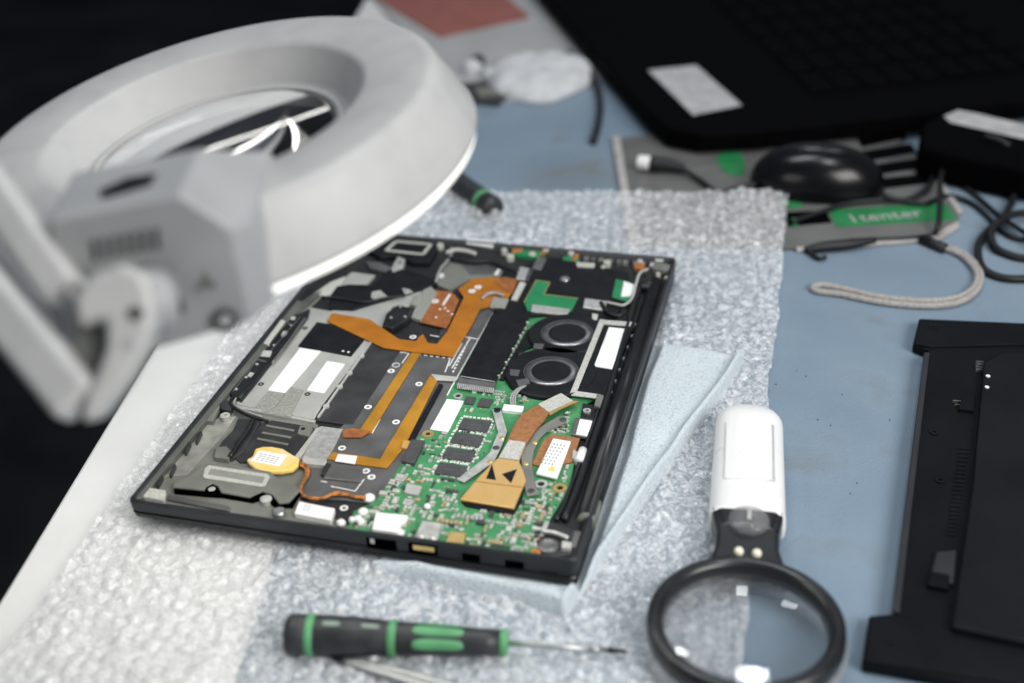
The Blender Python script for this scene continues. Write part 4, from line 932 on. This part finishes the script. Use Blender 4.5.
# mouse
mp=at(816,188,.0056); mx_=(at(884,192,.0056)-at(748,184,.0056)); La=mx_.length/2; dx_=mx_.normalized(); dy_=Vector((-dx_.y,dx_.x,0))
MS=thing('computer_mouse','glossy black computer mouse resting on the grey tool kit case','mouse',(mp.x,mp.y,.0054))
def mpt(u,v):
    a_=u*2*math.pi; ph=v*math.pi/2; c_=math.cos(ph)**.8; z=.0058+.034*math.sin(ph)**.9
    return mp.xy.to_3d()+dx_*(La*c_*math.cos(a_))*(1)+dy_*(La*.58*c_*math.sin(a_))+Vector((0,0,z))
vs,fs=grid(40,14,mpt); b=MB(); b.add(vs,fs,True); sh=b.build('shell','mouse',MS)
b=MB(); b.lathe((mp.x,mp.y,.0052),(0,0,1),[(.01,0),(.02,.0006)],n=20); b.build('sole','cable',MS)
c_=mp+dx_*(-La*.45)+Vector((0,0,.024)); b=MB(); b.lathe(c_-dy_*.003,dy_,[(.005,0),(.006,.001),(.006,.005),(.005,.006)],n=24); b.build('scroll_wheel','coverl',MS)
# usb cable
UC=thing('usb_cable','black usb cable with a white plug end lying across the tool kit case','cable',tuple(at(665,165).xy)+(.01,))
b=MB(); b.tube([at(638,162,.012),at(651,163.5,.012)],.0058,n=20,sub=1); b.build('plug','white',UC,bevel=.001)
b=MB(); b.tube([at(651,163.5,.012),at(668,165.5,.0115),at(684,169,.010)],lambda t:.0066-.003*t,n=18); b.build('plug_body','cable',UC)
b=MB(); b.tube([at(683,169,.010),at(700,180,.008),at(716,192,.0070),at(733,202,.0066)],.0019); b.build('cord','cable',UC)
MC=MB(); MC.tube([at(690,203,.0066),at(704,200,.0068),at(722,193,.0098),at(745,186,.010),at(765,184,.011)],.0020); MC.build('cord','cable',MS)
# power adapter
AD=thing('power_adapter','black power brick with a pale label strip at the right edge','power adapter',base(980,165))
b=MB(); b.prism([(922,122),(950,110),(1075,132),(1100,172),(1024,168),(945,152),(918,145)],.003,.030); b.build('brick','lapblack',AD,bevel=.006,seg=4)
b=MB(); b.prism([(944,116),(958,110),(975,113),(1075,136),(1075,146),(1020,138),(950,122)],.0299,.0304); b.build('adapter_label','sticker',AD)
def cab(name,label,pts,r,m='cable',cat='cable'):
    b=MB(); b.tube([at(x,y,z) for x,y,z in pts],r,n=12); return tag(b.build(name,m),label,cat)
b=MB(); b.tube([at(x,y,z) for x,y,z in [(985,136,.032),(1003,142,.031),(1016,155,.022),(1020,175,.010),(1013,199,.006),(1002,219,.0045),(986,233,.0045),(978,247,.0045),(982,267,.0045),(999,277,.0045),(1024,279,.0045),(1060,275,.0045),(1080,245,.0045),(1060,215,.007),(1024,213,.008),(1003,219,.009),(991,232,.0075),(995,247,.0055),(1012,256,.0045),(1030,259,.0045),(1070,262,.006)]],.0027,n=12); b.build('cord','cable',AD)
cab('thin_cable','thin black cable running straight from the kit case towards the coil',[(930,158,.012),(941,170,.006),(973,193,.0045),(1000,216,.0045),(1040,243,.0105)],.0018)
cab('thin_cable','thin black cable hanging down across the green label',[(951,140,.022),(949,156,.018),(941,176,.0135),(940,205,.0135),(938,225,.011),(932,235,.005),(908,239,.0045),(880,240,.0045),(850,241,.0045)],.0020)
cab('mouse_side_cable','thin black cable bowing out from the right side of the mouse to the power brick',[(884,196,.012),(905,200,.008),(925,190,.008),(934,172,.008),(930,150,.012),(934,138,.018)],.0020)
cab('flat_cable','black cable lying between the mouse and the green label',[(792,222,.0078),(815,214,.0078),(850,203,.0078),(890,200,.0078),(925,203,.0078),(948,196,.006),(975,205,.0045),(1010,236,.0045),(1040,238,.0045)],.0018)
db = MB()
for i in range(22):
    p = at(random.uniform(760, 900), random.uniform(240, 670), .002) if i < 13 else at(random.uniform(480, 620), random.uniform(110, 195), .002)
    a0_ = random.uniform(0, 3); db.box((p.x, p.y, .0019), random.uniform(.0004, .0010), random.uniform(.0003, .0007), .0004, a0_)
dbo = db.build('crumbs', 'cover'); dbo['kind'] = 'stuff'; dbo['label'] = 'tiny dark crumbs scattered on the blue mat'; dbo['category'] = 'crumbs'
# small black probe and grey lanyard
PB=thing('black_probe','slim black probe lying along the front of the tool kit case','probe',base(840,245))
b=MB(); b.tube([at(805,250,.005),at(822,247,.006),at(850,244,.0065),(at(875,240,.0065))],lambda t:.0022+.0018*math.sin(t*3.1),n=14); b.build('probe_body','cable',PB)
b=MB(); b.tube([at(808,250,.005),at(818,258,.0045),at(826,257,.0045)],.0016,n=10); b.build('probe_clip','cable',PB)
LY=thing('wrist_strap','looped grey wrist strap with a black ferrule on the blue mat','strap',base(900,290))
b=MB(); b.tube([at(922,239,.005),at(945,249,.005)],.0038,n=16,sub=1); b.build('ferrule','cable',LY)
b=MB(); b.tube([at(x,y,.0042) for x,y in [(944,248),(962,256),(974,268),(977,279),(971,290),(955,298),(925,301),(880,297),(840,288),(822,285),(813,287),(817,291),(840,294),(880,302),(925,306),(956,303),(974,293),(981,279),(977,266),(964,254),(946,246)]],.0021,n=12); b.build('cord_loop','strap',LY)

# ------------------------------------------------------------------ paper, card, tissue at the top
b=MB(); b.prism([(350,-30),(540,-40),(565,10),(612,75),(575,86),(538,97),(490,104),(430,70),(400,30)],.0022,.0029); tag(b.build('paper_sheet','paper'),'pale grey paper sheet at the far end of the mat','paper')
b=MB(); b.prism([(355,-14),(485,-24),(530,17),(440,37)],.0030,.0042); tag(b.build('red_card','red'),'dull red card lying on the pale paper sheet','card')
tc_=at(540,72,.01)
def tis(u,v):
    a_=u*2*math.pi; ph=v*math.pi/2; r=.052*(math.cos(ph)**.5)*(1+.18*mn.noise(Vector((math.cos(a_)*1.4,math.sin(a_)*1.4,3)))); 
    p=Vector((tc_.x+r*math.cos(a_)*1.0,tc_.y+r*math.sin(a_)*1.15,.003+.016*math.sin(ph)+.004*mn.noise(Vector((r*math.cos(a_)*60,r*math.sin(a_)*60,v*2)))*math.sin(ph))); return p
vs,fs=grid(60,16,tis); b=MB(); b.add(vs,fs,True); tag(b.build('crumpled_tissue','tissue'),'crumpled white tissue on the pale paper sheet','tissue')
for i,(x,y,r,m,lb_) in enumerate(((472,69,.010,'tissue','small white cotton ball beside the crumpled tissue'),(491,76,.009,'tissue','small white cotton ball nearest the green scrap board'),(478,60,.007,'cable','small black bead behind the cotton balls'))):
    p=at(x,y,.006)
    vs,fs=grid(20,10,lambda u,v:Vector((p.x+r*math.cos(u*6.2832)*math.cos(v*1.57)**.6,p.y+r*math.sin(u*6.2832)*math.cos(v*1.57)**.6,.003+r*1.2*math.sin(v*1.57))))
    b=MB(); b.add(vs,fs,True); tag(b.build('cotton_ball' if m=='tissue' else 'black_bead',m),lb_,'cotton ball' if m=='tissue' else 'bead')
SB=thing('scrap_board','small dark green circuit board scrap beside the ring lamp','circuit board',base(480,92))
b=MB(); b.prism([(455,84),(490,80),(512,92),(498,104),(462,100)],.0032,.0055); b.build('board','dgrey',SB)
b=MB(); b.prism([(474,88),(494,86),(500,93),(480,96)],.0055,.0075); b.build('green_chip','speaker',SB)
cab('black_stylus','thin black flexible lead curving off the paper onto the mat',[(568,53,.010),(583,66,.008),(596,84,.006),(600,104,.005),(598,124,.005),(593,142,.005)],.0032,cat='lead')

# ------------------------------------------------------------------ light
w = bpy.data.worlds.new('World'); S.world = w; w.use_nodes = True
w.node_tree.nodes['Background'].inputs[0].default_value = (.75,.84,1,1); w.node_tree.nodes['Background'].inputs[1].default_value = .12
def area(name, loc, tgt, sx, sy, power, col):
    l = bpy.data.lights.new(name, 'AREA'); l.shape='RECTANGLE'; l.size=sx; l.size_y=sy; l.energy=power; l.color=col
    o = bpy.data.objects.new(name, l); COL.objects.link(o); o.location=loc
    o.rotation_euler=(Vector(tgt)-Vector(loc)).to_track_quat('-Z','Y').to_euler(); return o
area('window_light', (1.15,-.5,.85), (.1,.1,0), .8, .6, 19, (1,.98,.95))
Reff = r_in / math.sin(th) / .55
def panel(px, py, H, sx, sy, power):
    p = at(px, py, mc.z + .003); n = Vector(((p.x-mc.x)/Reff, (p.y-mc.y)/Reff, 1)).normalized(); d = ray(px, py).normalized(); r = d - n * 2 * d.dot(n)
    q = p + r * ((H - p.z) / r.z); area('ceiling_light', q, (.12,.15,0), sx, sy, power, (.93,.97,1))
panel(742, 589, 1.7, .10, .20, 1.6)
panel(790, 603, 1.7, .13, .12, 1.0)
area('ceiling_light', (-.1,.55,1.7), (.1,.2,0), .8, .25, 9, (.93,.97,1))
area('ceiling_light', (.6,.25,1.7), (.2,.1,0), .5, .18, 6, (.93,.97,1))
S.view_settings.view_transform='Standard'; S.view_settings.look='None'; S.view_settings.exposure=0; S.view_settings.gamma=1
S.cycles.use_denoising=True; S.cycles.max_bounces=10; S.cycles.transparent_max_bounces=12; S.cycles.caustics_refractive=True; S.cycles.caustics_reflective=False
S.cycles.sample_clamp_indirect=4
